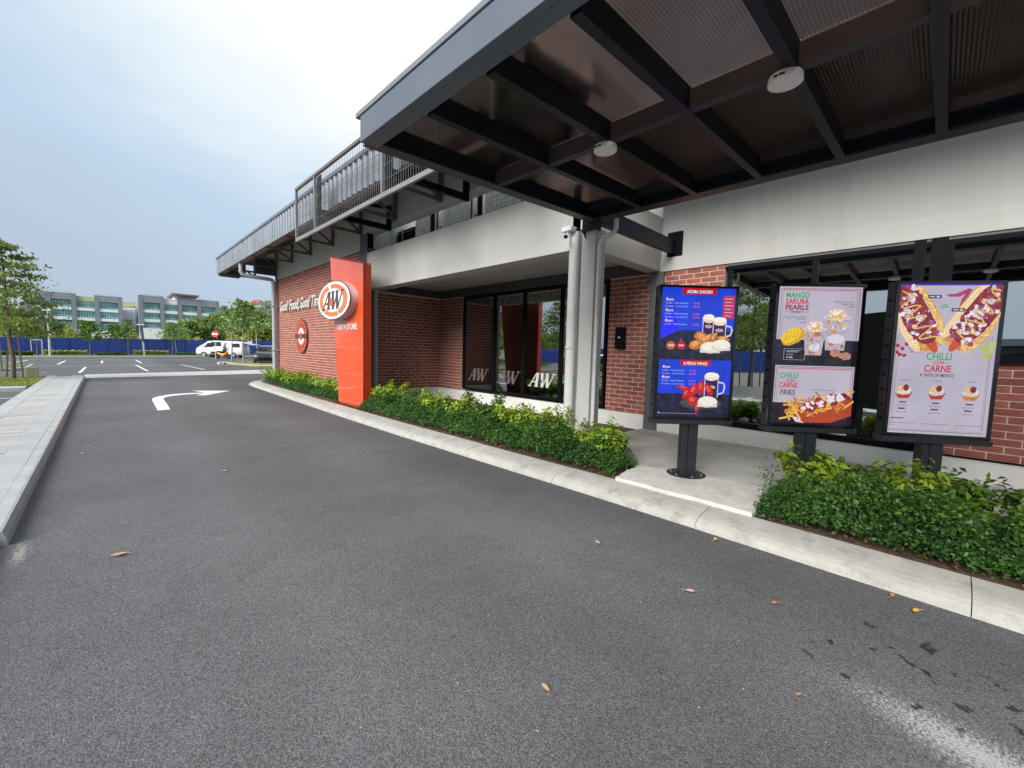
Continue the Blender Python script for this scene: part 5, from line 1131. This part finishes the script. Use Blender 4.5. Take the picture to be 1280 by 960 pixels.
p = P(47, 446); g = MB(); [g.bar((s_*.45, 0, 0), (s_*.5, 0, 1.55), .06, .06) for s_ in (-1, 1)]; g.bar((-.5, 0, 1.55), (.5, 0, 1.55), .06, .06)
o = g.build('tree_support', mat('frame_grey_timber', (.34, .33, .34), .8), loc=(p.x, p.y-.2, 0)); o.rotation_euler.z = -.75; tag(o, 'square grey timber frame around a bare sapling at the far kerb', 'tree support')
# lamp posts
p = P(63, 446.5); t = empty('lamp_post', (p.x, p.y, 0), -.75, 'pale lamp post with a dark banner at the far kerb', 'lamp post'); g = MB(); g.tube([(0, 0, 0), (0, 0, 4.25)], [.10, .07], 10); g.build('pole', mat('pole_pale_grey', (.40, .44, .44), .5), t)
g = MB(); g.box(-.62, -.32, -.06, .06, 1.9, 4.2); g.build('banner', mat('banner_dark_green', (.035, .055, .05), .7, .3, 3), t); g = MB(); g.box(-.45, .35, -.12, .12, 4.2, 4.36); g.build('lamp_head', MATS['pole_pale_grey'], t); g = MB(); g.box(.05, .25, -.1, .1, 2.0, 2.35); g.build('control_box', MATS['pole_pale_grey'], t)
p = P(181, 445.5); t = empty('lamp_post', (p.x, p.y, 0), -.75, 'dark leaning pole behind the yellow green hedge', 'lamp post'); g = MB(); g.tube([(0, 0, 0), (-.12, 0, 1.6)], .09, 8); g.build('pole', MATS['pole_pale_grey'], t); g = MB(); g.bar((-.12, 0, 1.6), (-.30, 0, 3.5), .22, .16); g.build('dark_sleeve', MATS['banner_dark_green'], t); g = MB(); g.box(-.7, .1, -.1, .1, 3.5, 3.6); g.build('lamp_head', MATS['pole_pale_grey'], t)

# no entry sign
p = P(270, 448.6); sc_ = (p-Vector((0, 0, CAMZ))).dot(F_)/FPX
t = empty('road_sign', (p.x, p.y, 0), -.72, 'round red no entry sign on a short post before the white van', 'sign')
g = MB(); g.tube([(0, 0, 0), (0, 0, 3.0)], .045, 8); g.build('post', mat('post_striped_white', (.55, .55, .55), .6), t); g = MB(); g.tube([(0, -.005, 2.0), (0, -.005, 2.6)], .055, 8); g.build('post_upper', black_metal, t)
zc_ = CAMZ+(430.4-418)*sc_; g = MB(); g.tube([(0, -.08, zc_), (0, -.05, zc_)], .37, 28); g.build('plate', mat('sign_red', (.62, .02, .03), .5, .04, 3), t); g = MB(); g.box(-.29, .29, -.092, -.081, zc_-.085, zc_+.085); g.build('bar', logo_wh, t)

# right island with three saplings
isl_p = [P(u, v) for u, v in ((278, 454.3), (292, 456.8), (320, 458.8), (352, 459.5))]
g = MB(); top_ = [(p.x, p.y) for p in isl_p]; g.prism([*top_, (16, 38), (9, 44), (7.0, 41.5)], -.02, .115); tag(g.build('grass_island', mat('island_turf', (.20, .20, .07), .95, .3, 3, .6, 30, dirt=(.30, .22, .12, .7))), kind='structure')
kv3 = tag(empty('kerb'), kind='structure'); kerb_run('kerb_stone', [(7.1, 41.9), (6.65, 40.2), *top_], -1, [(0, -.02), (.01, .10), (.03, .13), (.22, .14), (.22, -.02)], MATS['far_kerb_pale'], 2.0, parent=kv3)
ftree(289.5, 452.5, 395, 414, 26, 420, 'slender sapling with a crooked pale trunk, leftmost on the right island', group='saplings on the right island', bark=palebark, lm=leaf_far, lean=(.03, 0))
ftree(304.5, 454.5, 372, 410, 34, 800, 'tallest slender sapling in the middle of the right island', group='saplings on the right island', bark=palebark, lm=leaf_far)
ftree(322, 451, 400, 408, 16, 260, 'pale thick sapling beside the dark parked car', group='saplings on the right island', bark=mat('whitewashed_bark', (.42, .40, .35), .9), lm=leaf_far, lean=(-.03, 0))

# mid-distance greenery behind the hoarding
def at_depth(u, v, dist):
    d = F_ + R_*((u-640)/FPX) - U_*((v-480)/FPX); return Vector((d.x*dist, d.y*dist, CAMZ+d.z*dist))
def btree(u, vt, wpx, dist, n, label, lm, size=.75, vb=432, z=0, group='trees behind the hoarding'):
    p = at_depth(u, vb, dist); top_ = at_depth(u, vt, dist).z; w = wpx/FPX*dist/2
    return tree(p.x, p.y, top_, max(1., top_*.28), w, n, label, group=group, lm=lm, size=size, layered=False, tr=.22, z0=0, gap=.25)
bt = [(8, 384, 40, 75, 2200, leaf_far, 'bushy tree behind the hoarding at the left photo edge'), (38, 400, 36, 72, 1500, leaf_olive, 'olive tree behind the hoarding, left of the lamp post'), (70, 403, 28, 76, 1200, leaf_far, 'small round tree behind the pale lamp post'),
      (240, 402, 34, 84, 2200, leaf_far, 'dense tree behind the left end of the white van'), (256, 397, 30, 88, 2200, leaf_far, 'dense tree below the right office block corner'), (274, 392, 34, 92, 2600, leaf_far, 'tall green tree behind the no entry sign'),
      (292, 384, 32, 86, 2600, leaf_tree, 'bright green tree above the van roof'), (308, 380, 34, 90, 3000, leaf_tree, 'highest bright green tree behind the saplings'), (328, 388, 34, 88, 2600, leaf_far, 'green tree left of the far wall corner'),
      (322, 404, 20, 76, 1300, leaf_olive, 'yellowish shrubby tree behind the dark parked car'), (335, 406, 20, 78, 1300, leaf_olive, 'yellowish shrubby tree beside the grey downpipe'), (346, 392, 26, 84, 1500, leaf_far, 'green tree hidden partly by the wall corner'),
      (280, 380, 26, 190, 1300, leaf_hazy, 'hazy grey green tree far behind, right of the office block'), (338, 374, 30, 190, 1500, leaf_hazy, 'hazy grey green tree far behind, near the wall corner'), (268, 388, 20, 185, 900, leaf_hazy, 'small hazy tree touching the office block corner')]
for (u, vt, w_, ds, n, lm, lab) in bt: btree(u, vt, w_, ds, n, lab, lm, size=.62 if ds < 100 else 1.1)
n = 9000; u = RNG.uniform(-60, 350, n); dd = RNG.uniform(70, 80, n); C_ = np.array([at_depth(a, 428, b) for a, b in zip(u, dd)]); C_[:, 2] = RNG.uniform(.3, 1, n)**.6*(2.4+1.2*np.sin(u*.09)+.7*np.sin(u*.31)); tag(leaf_cloud('scrub', C_, .6, leaf_olive, up=.5), kind='stuff')
# little red-roofed house far behind
p = at_depth(322, 379, 200); t = empty('distant_house', (p.x, p.y, 0), -.5, 'far away house with a red roof above the trees', 'house'); g = MB(); g.box(-2.2, 2.2, -2, 2, 0, p.z-.6); g.build('wall', white_wall, t); g = MB(); g.add([(-2.6, -2.3, p.z-.6), (2.6, -2.3, p.z-.6), (2.6, 2.3, p.z-.6), (-2.6, 2.3, p.z-.6), (-1.8, 0, p.z+1.4), (1.8, 0, p.z+1.4)], [(0, 1, 5, 4), (2, 3, 4, 5), (1, 2, 5), (3, 0, 4)]); g.build('roof', mat('red_roof_tile', (.32, .05, .045), .8), t)

# ================================================================== OFFICE BLOCKS
ob_grey = mat('office_grey_cladding', (.27, .29, .33), .6, .05, .4); ob_dark = mat('office_dark_pier', (.22, .24, .275), .6, .05, .4); ob_white = mat('office_white_band', (.80, .81, .82), .6, .04, .5); ob_yel = mat('office_yellow_panel', (.52, .55, .24), .6, .05, .5)
mull = mat('office_mullion', (.11, .18, .20), .5)
def office(name_label, xs, Y, kinds, z_rows, ztop, depth_=26, base=4.2, zroof=None):
    t = empty('office_building', (xs[0], Y, 0), 0, name_label, 'office building'); X0 = xs[0]
    def bx(n, m, a0, a1, b0, b1, c0, c1): g = MB(); g.box(a0-X0, a1-X0, b0, b1, c0, c1); return g.build(n, m, t)
    bx('wall', ob_grey, xs[0], xs[-1], .6, depth_, 0, ztop-.6); bx('podium', ob_white, xs[0]-.3, xs[-1]+.3, -.8, .6, 0, base)
    for i, (a, b, kd) in enumerate(zip(xs, xs[1:], kinds)):
        pr = .9 if kd != 'y' else .2
        if kd == 'y': bx('panel', ob_yel, a+.6, b-.6, .0, .6, z_rows[-1][1]+.05, ztop-.7)
        elif kd == 'w': bx('panel', ob_white, a+.6, b-.6, .0, .6, z_rows[-1][1]+.05, ztop-.9)
        else:
            bx('parapet', ob_grey, a-.02, b+.02, -.7, .6, z_rows[-1][1]+.15, ztop); 
            for k in range(3): bx('cladding_joint', ob_dark, a, b, -.72, -.70, z_rows[-1][1]+.9+k*.8, z_rows[-1][1]+.95+k*.8)
        for x_ in (a, b): bx('pier', ob_dark, x_-.55, x_+.55, -.75+.01*i, .62, base*.9, (ztop-.02) if kd == 'g' else z_rows[-1][1]+.1)
        for r, (z0, z1) in enumerate(z_rows):
            w = empty('window', (0, 0, 0)); w.parent = t
            g = MB(); g.box(a+.56-X0, b-.56-X0, .20, .25, z0, z1); g.build('pane', far_glass, w)
            g = MB(); nn_ = 7
            for k in range(nn_+1): x_ = a+.6+(b-a-1.2)*k/nn_; g.box(x_-.06-X0, x_+.06-X0, .10, .20, z0, z1)
            g.box(a+.56-X0, b-.56-X0, .12, .19, z0+.75, z0+.88)
            g.build('frame', mull, w)
            if r: bx('white_band', ob_white, a+.54, b-.54, -.55, .3, z0-1.05, z0-.12)
            else: bx('spandrel', ob_grey, a+.54, b-.54, -.3, .3, z0-1.0, z0-.05)
    return t
rows = [(4.9, 7.3), (8.35, 10.5), (11.5, 13.6)]
def X_at(u, Y): d = F_ + R_*((u-640)/FPX) - U_*((375-480)/FPX); return d.x*Y/d.y
YL, YR = 187., 174.
def z_at(u, v, Y): d = F_ + R_*((u-640)/FPX) - U_*((v-480)/FPX); return CAMZ+d.z*Y/d.y
rowsL = [(z_at(125, b, YL), z_at(125, t_, YL)) for b, t_ in ((411.5, 403.5), (397.5, 390), (385.5, 378))]
rowsR = [(z_at(200, b, YR), z_at(200, t_, YR)) for b, t_ in ((408.5, 401.5), (399, 391.5), (387.5, 380))]
office('long grey office block with teal windows and a yellow top panel, left behind the hoarding', [X_at(u, YL) for u in (35, 60, 92, 121, 150)], YL, ['g', 'g', 'y', 'g'], rowsL, z_at(125, 369.5, YL), base=z_at(125, 413, YL))
ofr = office('grey office block with a white top panel and maroon flat roof canopy', [X_at(u, YR) for u in (175.5, 202, 224, 248, 271)], YR, ['g', 'w', 'g', 'g'], rowsR, z_at(215, 372, YR), base=z_at(200, 411, YR))
xa, xb = X_at(214, YR)-X_at(175.5, YR), X_at(248, YR)-X_at(175.5, YR); zz = z_at(230, 371, YR); g = MB(); g.box(xa, xb, -1.5, 14, zz+.2, zz+.75); g.build('roof_canopy', mat('roof_canopy_maroon', (.20, .14, .15), .6), ofr); g = MB(); g.box(xa+1, xb-1, 1, 12, zz-1.8, zz+.2); g.build('roof_room', ob_white, ofr)
# lower white stepped block in the gap
YG = 215.; t = empty('office_building', (X_at(150, YG), YG, 0), 0, 'pale stepped building with a yellow roof band in the gap between the two grey blocks', 'office building'); X0 = X_at(150, YG)
def gx(u): return X_at(u, YG)-X0
g = MB(); g.box(gx(140), gx(176), 0, 20, 0, z_at(160, 384, YG)); g.build('wall', mat('pale_lilac_render', (.46, .47, .52), .7, .04, .5), t)
g = MB(); g.add([(gx(140), -.1, z_at(150, 384, YG)), (gx(176), -.1, z_at(173, 383, YG)), (gx(176), -.1, z_at(173, 378.5, YG)), (gx(140), -.1, z_at(150, 377, YG)), (gx(140), 8, z_at(150, 384, YG)), (gx(176), 8, z_at(173, 383, YG)), (gx(176), 8, z_at(173, 378.5, YG)), (gx(140), 8, z_at(150, 377, YG))], [(0, 1, 2, 3), (3, 2, 6, 7), (7, 6, 5, 4), (1, 5, 6, 2)]); g.build('roof_band', ob_yel, t)
for k in range(5):
    g = MB(); a = gx(151+k*4.6); g.box(a, a+1.6, -2.5+k*.3, 0, 0, z_at(152+k*4.6, 387.5-k*.7, YG)); g.build('party_wall', ob_white, t)
    for r in range(3): g = MB(); g.box(a+1.9, a+2.9, -.08, .02, z_at(160, 398.5+r*8, YG), z_at(160, 393+r*8, YG)); g.build('window', mat('small_window_dark', (.08, .09, .13), .3), t)

# ================================================================== VEHICLES
def car_body(mb, st, m_):
    """st: list of (x, zb, zbelt, ztop, hw, hwt) stations"""
    rings = []
    for x, zb, zs, zt, hw, hwt in st:
        half = [(hw*.90, zb), (hw, zb+.12), (hw*1.0, zb+(zs-zb)*.55), (hw*.975, zs), (hwt, zs+(zt-zs)*.86), (hwt*.84, zt-.005), (0, zt)]
        rings.append([(x, y, z) for y, z in half]+[(x, -y, z) for y, z in half[-2::-1]])
    n = len(rings[0]); vs = [q for r in rings for q in r]; fs = []
    for i in range(len(rings)-1):
        for k in range(n): fs.append((i*n+k, i*n+(k+1) % n, (i+1)*n+(k+1) % n, (i+1)*n+k))
    fs.append(tuple(range(n))[::-1]); fs.append(tuple((len(rings)-1)*n+k for k in range(n))); mb.add(vs, fs, m_, True)
def wheel(x, y, r, w, parent):
    wh = empty('wheel', (x, y, r)); wh.parent = parent; g = MB(); g.tube([(0, -w/2, 0), (0, -w/2*.98, 0), (0, w/2*.98, 0), (0, w/2, 0)], [r*.93, r, r, r*.93], 22); g.build('tyre', tyre, wh)
    s_ = 1 if y > 0 else -1; g = MB(); g.tube([(0, s_*(w/2-.01), 0), (0, s_*(w/2+.012), 0)], r*.62, 16); g.build('rim', rim_m, wh)
van_w = mat('van_white_paint', (.70, .71, .71), .3, .02, 1, coat=.6)
pv = P(272, 446.8); scv = (pv-Vector((0, 0, CAMZ))).dot(F_)/FPX
VL = 56*scv*.98; fwd = Vector((-R_.x, -R_.y)).normalized(); ang = math.atan2(fwd.y, fwd.x)
t = empty('van', (pv.x+F_.x*1.0, pv.y+F_.y*1.0, 0), ang+.10, 'white high-roof passenger van with its side door and tailgate open', 'van')
Lh = VL/2; H_ = 20.8*scv; W_ = .92
g = MB(); car_body(g, [(-Lh, .40, 1.15, H_*.93, W_*.96, W_*.82), (-Lh+.10, .30, 1.2, H_*.98, W_, W_*.86), (-Lh+1.4, .30, 1.22, H_, W_, W_*.88), (Lh-2.1, .30, 1.22, H_, W_, W_*.88), (Lh-1.35, .30, 1.20, H_*.97, W_, W_*.86), (Lh-.85, .30, 1.16, H_*.80, W_, W_*.84), (Lh-.42, .30, 1.08, 1.32, W_, W_*.86), (Lh-.10, .32, .92, 1.08, W_*.96, W_*.86), (Lh, .40, .78, .92, W_*.88, W_*.8)], van_w); g.build('body', None, t)
yl = W_+.012                                        # driver sees +y side facing the camera
def side_panel(name, pts, m_, off=0.): g = MB(); g.poly([(x, (yl+off)-(max(0, z-1.22))*.13, z) for x, z in pts], m_); return g.build(name, None, t)
side_panel('side_window', [(Lh-1.02, 1.24), (Lh-1.95, 1.24), (Lh-1.95, 1.75), (Lh-1.40, 1.75)], dark_glass); side_panel('side_window', [(-Lh+2.15, 1.28), (-Lh+1.2, 1.28), (-Lh+1.1, 1.76), (-Lh+2.15, 1.76)], dark_glass); side_panel('side_window', [(-Lh+1.1, 1.28), (-Lh+.25, 1.28), (-Lh+.3, 1.74), (-Lh+1.05, 1.76)], dark_glass)
side_panel('open_doorway', [(-Lh+3.55, .42), (-Lh+2.35, .42), (-Lh+2.35, 1.88), (-Lh+3.55, 1.88)], mat('van_inside_dark', (.02, .02, .022), .8), .004)
g = MB(); g.box(-Lh+1.15, -Lh+2.3, yl+.03, yl+.07, .42, 1.85); g.build('sliding_door', van_w, t); side_panel('door_window', [(-Lh+2.15, 1.28), (-Lh+1.3, 1.28), (-Lh+1.3, 1.76), (-Lh+2.15, 1.76)], dark_glass, .065)
g = MB(); g.add([(Lh-.46, -W_*.78, 1.34), (Lh-.46, W_*.78, 1.34), (Lh-.90, W_*.74, H_*.80), (Lh-.90, -W_*.74, H_*.80)], [(0, 1, 2, 3)]); o = g.build('windscreen', dark_glass, t); o.location = (.03, 0, .03)
g = MB(); g.box(Lh-.12, Lh+.03, -W_*.8, W_*.8, .32, .52); g.build('bumper', van_w, t, bevel=.03)
for s_ in (-1, 1): g = MB(); g.box(Lh-.20, Lh+.005, s_*W_*.72-.13, s_*W_*.72+.13, .72, .92); g.build('headlight', mat('headlight_glass', (.5, .52, .54), .15), t, bevel=.03)
g = MB(); g.bar((-Lh+.02, 0, H_*.93), (-Lh-1.35, 0, H_*.80), 1.5, .05); g.build('tailgate', van_w, t)
g = MB(); g.box(Lh-1.02, Lh-.88, yl+.02, yl+.20, 1.28, 1.50); g.build('mirror', van_w, t)
for x_ in (Lh-.95, -Lh+1.0):
    for s_ in (-1, 1): wheel(x_, s_*(W_-.06), .33, .2, t)
# folding table behind the van
g = MB(); g.box(-.9, .9, -.3, .3, .78, .82); [g.bar((a, b, 0), (a, b, .78), .03, .03) for a in (-.8, .8) for b in (-.25, .25)]; p = P(304, 447.2)
o = g.build('folding_table', mat('table_pale', (.5, .5, .48), .5), loc=(p.x, p.y, 0)); o.rotation_euler.z = ang; tag(o, 'pale folding table behind the open van tailgate', 'table')

# motorcycle and rider
p = P(279, 448.8); t = empty('motorcycle', (p.x, p.y, 0), ang+math.pi, 'small yellow and orange motorcycle parked beside the white van', 'motorcycle'); mo = mat('motorcycle_orange', (.62, .24, .02), .35, coat=.4)
for x_ in (-.62, .62): g = MB(); g.tube([(x_, -.05, .28), (x_, .05, .28)], .28, 18); g.build('wheel', tyre, t)
g = MB(); g.tube([(.62, 0, .30), (.45, 0, .75), (.38, 0, 1.0)], .035, 8); g.build('fork', black_metal, t); g = MB(); g.tube([(.40, -.30, 1.04), (.38, 0, .98), (.40, .30, 1.04)], .02, 8); g.build('handlebar', black_metal, t)
g = MB(); g.tube([(.46, 0, .82), (.30, 0, .55), (.0, 0, .42), (-.35, 0, .55), (-.75, 0, .78)], [.12, .14, .13, .14, .05], 10); g.build('fairing', mo, t); g = MB(); g.tube([(.12, 0, .70), (-.2, 0, .74), (-.62, 0, .80)], [.09, .12, .08], 10); g.build('seat', black_metal, t); g = MB(); g.tube([(.1, .02, .30), (-.5, .12, .28), (-.85, .13, .36)], [.12, .05, .05], 8); g.build('engine', MATS['bolt_zinc'], t)
p = P(277, 448.3)
def skin_person(loc, rz, joints, edges, radii, m_, name, parent):
    me_ = bpy.data.meshes.new(name); me_.from_pydata(joints, edges, []); o = link(name, me_, parent); me_.materials.append(m_)
    md = o.modifiers.new('skin', 'SKIN'); 
    for v, r_ in zip(me_.skin_vertices[0].data, radii): v.radius = (r_, r_)
    me_.skin_vertices[0].data[0].use_root = True; sb_ = o.modifiers.new('sub', 'SUBSURF'); sb_.levels = 1; sb_.render_levels = 1; return o
t = empty('person', (p.x+F_.x*.5, p.y+F_.y*.5, 0), ang+math.pi+.4, 'person in a blue shirt, dark trousers and straw hat standing by the motorcycle', 'person')
skinm = mat('skin_brown', (.28, .15, .10), .6, .05, 5)
J = [(0, 0, .92), (0, 0, 1.15), (.03, 0, 1.38), (.06, 0, 1.50), (.09, 0, 1.60), (.10, 0, 1.74), (0, .20, 1.40), (.12, .26, 1.14), (.36, .20, 1.08), (.44, .18, 1.07), (0, -.20, 1.40), (.12, -.26, 1.14), (.36, -.20, 1.08), (.44, -.18, 1.07), (0, .10, .88), (.05, .12, .48), (-.02, .13, .08), (.12, .14, .04), (0, -.10, .88), (.05, -.12, .48), (-.02, -.13, .08), (.12, -.14, .04)]
Eg = [(0, 1), (1, 2), (2, 3), (3, 4), (4, 5), (2, 6), (6, 7), (7, 8), (8, 9), (2, 10), (10, 11), (11, 12), (12, 13), (0, 14), (14, 15), (15, 16), (16, 17), (0, 18), (18, 19), (19, 20), (20, 21)]
Rr = [.14, .14, .15, .055, .09, .085, .065, .05, .04, .035, .065, .05, .04, .035, .09, .062, .045, .04, .09, .062, .045, .04]
skin_person(None, 0, J, Eg, Rr, skinm, 'body', t)
skin_person(None, 0, [J[0], J[1], J[2], J[6], J[7], J[10], J[11]], [(0, 1), (1, 2), (2, 3), (3, 4), (2, 5), (5, 6)], [.165, .17, .175, .095, .072, .095, .072], mat('shirt_blue', (.02, .22, .48), .8, .1, 8), 'shirt', t)
skin_person(None, 0, [J[0], J[14], J[15], J[16], J[18], J[19], J[20]], [(0, 1), (1, 2), (2, 3), (0, 4), (4, 5), (5, 6)], [.16, .11, .085, .07, .11, .085, .07], mat('trousers_dark', (.02, .022, .03), .8), 'trousers', t)
g = MB(); g.tube([(.10, 0, 1.70), (.10, 0, 1.72), (.10, 0, 1.76), (.10, 0, 1.86)], [.30, .28, .14, .10], 20); g.build('straw_hat', mat('straw', (.55, .40, .24), .9), t)

# dark parked hatchback
pc = P(338, 456.0); carm = mat('car_dark_grey_paint', (.012, .014, .018), .3, .03, 1, coat=.8)
cdir = Vector((F_.x, F_.y)).normalized(); ca = math.atan2(-cdir.y, -cdir.x)+.42
t = empty('parked_car', (pc.x+cdir.x*1.9-R_.x*1.35, pc.y+cdir.y*1.9-R_.y*1.35, 0), ca, 'dark grey hatchback parked behind the corner of the brick wall', 'car'); Lh = 1.95; W_ = .86
g = MB(); car_body(g, [(-Lh, .42, .85, 1.0, .74, .66), (-Lh+.12, .26, .92, 1.34, W_*.97, .66), (-Lh+.7, .24, .94, 1.56, W_, .66), (-.2, .24, .94, 1.60, W_, .67), (.55, .24, .94, 1.46, W_, .64), (1.05, .24, .92, 1.08, W_, .68), (1.6, .26, .82, .95, W_*.97, .70), (Lh-.05, .30, .66, .80, W_*.88, .66), (Lh, .36, .58, .66, .70, .56)], carm); g.build('body', None, t)
for s_ in (-1, 1):
    for pts in ([(-1.55, .98), (-.45, .98), (-.45, 1.46), (-1.25, 1.46)], [(-.38, .98), (.92, .98), (.42, 1.42), (-.38, 1.47)]):
        g = MB(); v = [(x_, s_*(W_*.99+.012-(z-.94)*.31), z) for x_, z in pts]; g.poly(v if s_ < 0 else v[::-1], dark_glass); g.build('side_window', None, t)
    g = MB(); g.box(.62, .80, s_*(W_+.02), s_*(W_+.20), .98, 1.12); g.build('mirror', carm, t, bevel=.02); g = MB(); g.box(Lh-.25, Lh-.02, s_*.60-.13, s_*.60+.13, .62, .76); g.build('headlight', MATS['headlight_glass'], t, bevel=.03)
    for x_ in (-1.25, 1.22): wheel(x_, s_*(W_-.08), .30, .19, t)
g = MB(); g.add([(1.02, -.60, 1.09), (1.02, .60, 1.09), (.56, .55, 1.45), (.56, -.55, 1.45)], [(0, 1, 2, 3)]); o = g.build('windscreen', dark_glass, t); o.location = (.02, 0, .02)
g = MB(); g.box(Lh-.02, Lh+.02, -.45, .45, .36, .58); g.build('grille', black_metal, t)

# ================================================================== ACROSS THE LANE (seen only as reflections in the shop windows)
def lot_tree(x, y, h, r, n, label, **k): return tree(x, y, h, h*.33, r, n, label, group='car park trees facing the shop windows', lm=leaf_tree, size=.17, tr=.09, z0=0, **k)
lot_tree(-11, 7.6, 7.2, 2.3, 6000, 'leafy staked tree mirrored between the blue and mango menu screens')
lot_tree(-10.5, 21, 6.0, 2.2, 6000, 'leafy tree mirrored in the recess window, behind the small orange sign')
lot_tree(-12, -7, 6.0, 2.4, 4000, 'tree mirrored at the right end of the menu screen wall')
lot_tree(-14, 33, 6.5, 2.6, 4000, 'far tree mirrored beside the white pipe in the recess window')
for a in ((-11.5, 7.2), (-10.6, 8.0), (-10.5, 7.3)):
    g = MB(); g.bar((0, 0, 0), (.1, .05, 2.0), .06, .06); o = g.build('tree_stake', stake_m, loc=(*a, 0)); tag(o, {-11.5: 'timber stake left of the trunk of the mirrored staked tree', -10.6: 'timber stake beyond the mirrored staked tree', -10.5: 'timber stake on the lane side of the mirrored staked tree'}[a[0]], 'stake', 'stakes around the mirrored tree')
for i, (x0, x1, y0, y1) in enumerate(((-12.5, -9, 10, 18.5), (-12.5, -9.4, 23, 31), (-12.5, -9.4, -5, 5))):
    g = MB(); g.box(x0, x1, y0, y1, -.02, .14); tag(g.build('planted_island', MATS['island_turf']), kind='structure')
    n = 5000; C_ = np.stack([RNG.uniform(x0+.4, x0+1.6, n), RNG.uniform(y0+.3, y1-.3, n), .15+.65*(1-RNG.beta(1, 3, n))], 1); o = leaf_cloud('clipped_hedge', C_, .10, leaf_mid, up=.6)
    tag(o, ['clipped hedge mirrored in the middle of the recess window', 'clipped hedge mirrored left of the white pipe', 'clipped hedge mirrored beside the menu screens'][i], 'hedge', 'clipped hedges facing the shop windows')
n = 26000; yy = RNG.uniform(-70, 75, n); hh = 4.5+2.2*np.sin(yy*.11)+1.5*np.sin(yy*.37+1)+.9*np.sin(yy*.9); C_ = np.stack([-50+RNG.uniform(-4, 4, n), yy, hh*(1-RNG.beta(1, 2.2, n))+.4], 1)
C_ = C_[(C_[:, 1] > 8) | (C_[:, 1] < -30)]; tag(leaf_cloud('wood', C_, 1.0, leaf_far, up=.4), kind='stuff')
HO2 = empty('hoarding', (-38, 35, 0), 0, 'blue hoarding mirrored low in the recess window', 'fence')
for k in range(16): g = MB(); g.box(-38.05, -38, 12+k*2.4, 14.38+k*2.4, 0, 2.4); par(g.build('panel', blue_h), HO2)
t = empty('shop_building', (-34, -8, 0), 0, 'white and grey shop block mirrored behind the menu screens', 'building'); g = MB(); g.box(-10, 0, -16, 12, 0, 3.0); g.build('wall', mat('sage_wall', (.14, .17, .15), .7, .05, 1), t); g = MB(); g.box(-10, -2, -16, 2, 3.0, 7.5); g.build('upper_wall', white_wall, t); g = MB(); g.box(-10, 1.5, -16.2, 12.2, 3.0, 3.5); g.build('awning', mat('awning_grey', (.3, .33, .34), .6), t)
for k in range(6): g = MB(); g.box(-.01, .03, -14+k*4.2, -11.2+k*4.2, .5, 2.5); g.build('window', dark_glass, t)
t = empty('entry_sign', (-10.2, 20.2, 0), R(60), 'small orange drive-through sign with an oval badge mirrored in the recess window', 'sign'); g = MB(); g.box(-.32, .32, -.08, .08, 0, 1.5); g.build('panel', logo_or, t, bevel=.01); g = MB(); g.tube([(0, .10, 1.55), (0, -.12, 1.55)], .34, 24); g.build('badge', logo_wh, t)
p = bpy.data.objects['parked_car']
for i, (x, y, a) in enumerate(((-14, 18.5, 1.6), (-19, 24, 0.2), (-17, -1, 1.5))):
    c = copy_tree(p); c.location = (x, y, 0); c.rotation_euler.z = a; c['label'] = ['dark hatchback mirrored in the recess window beside the white pipe', 'dark hatchback mirrored far off, left of the tree in the recess window', 'dark hatchback mirrored between the middle and right menu screens'][i]; c['group'] = 'dark cars parked around the restaurant'
p['group'] = 'dark cars parked around the restaurant'
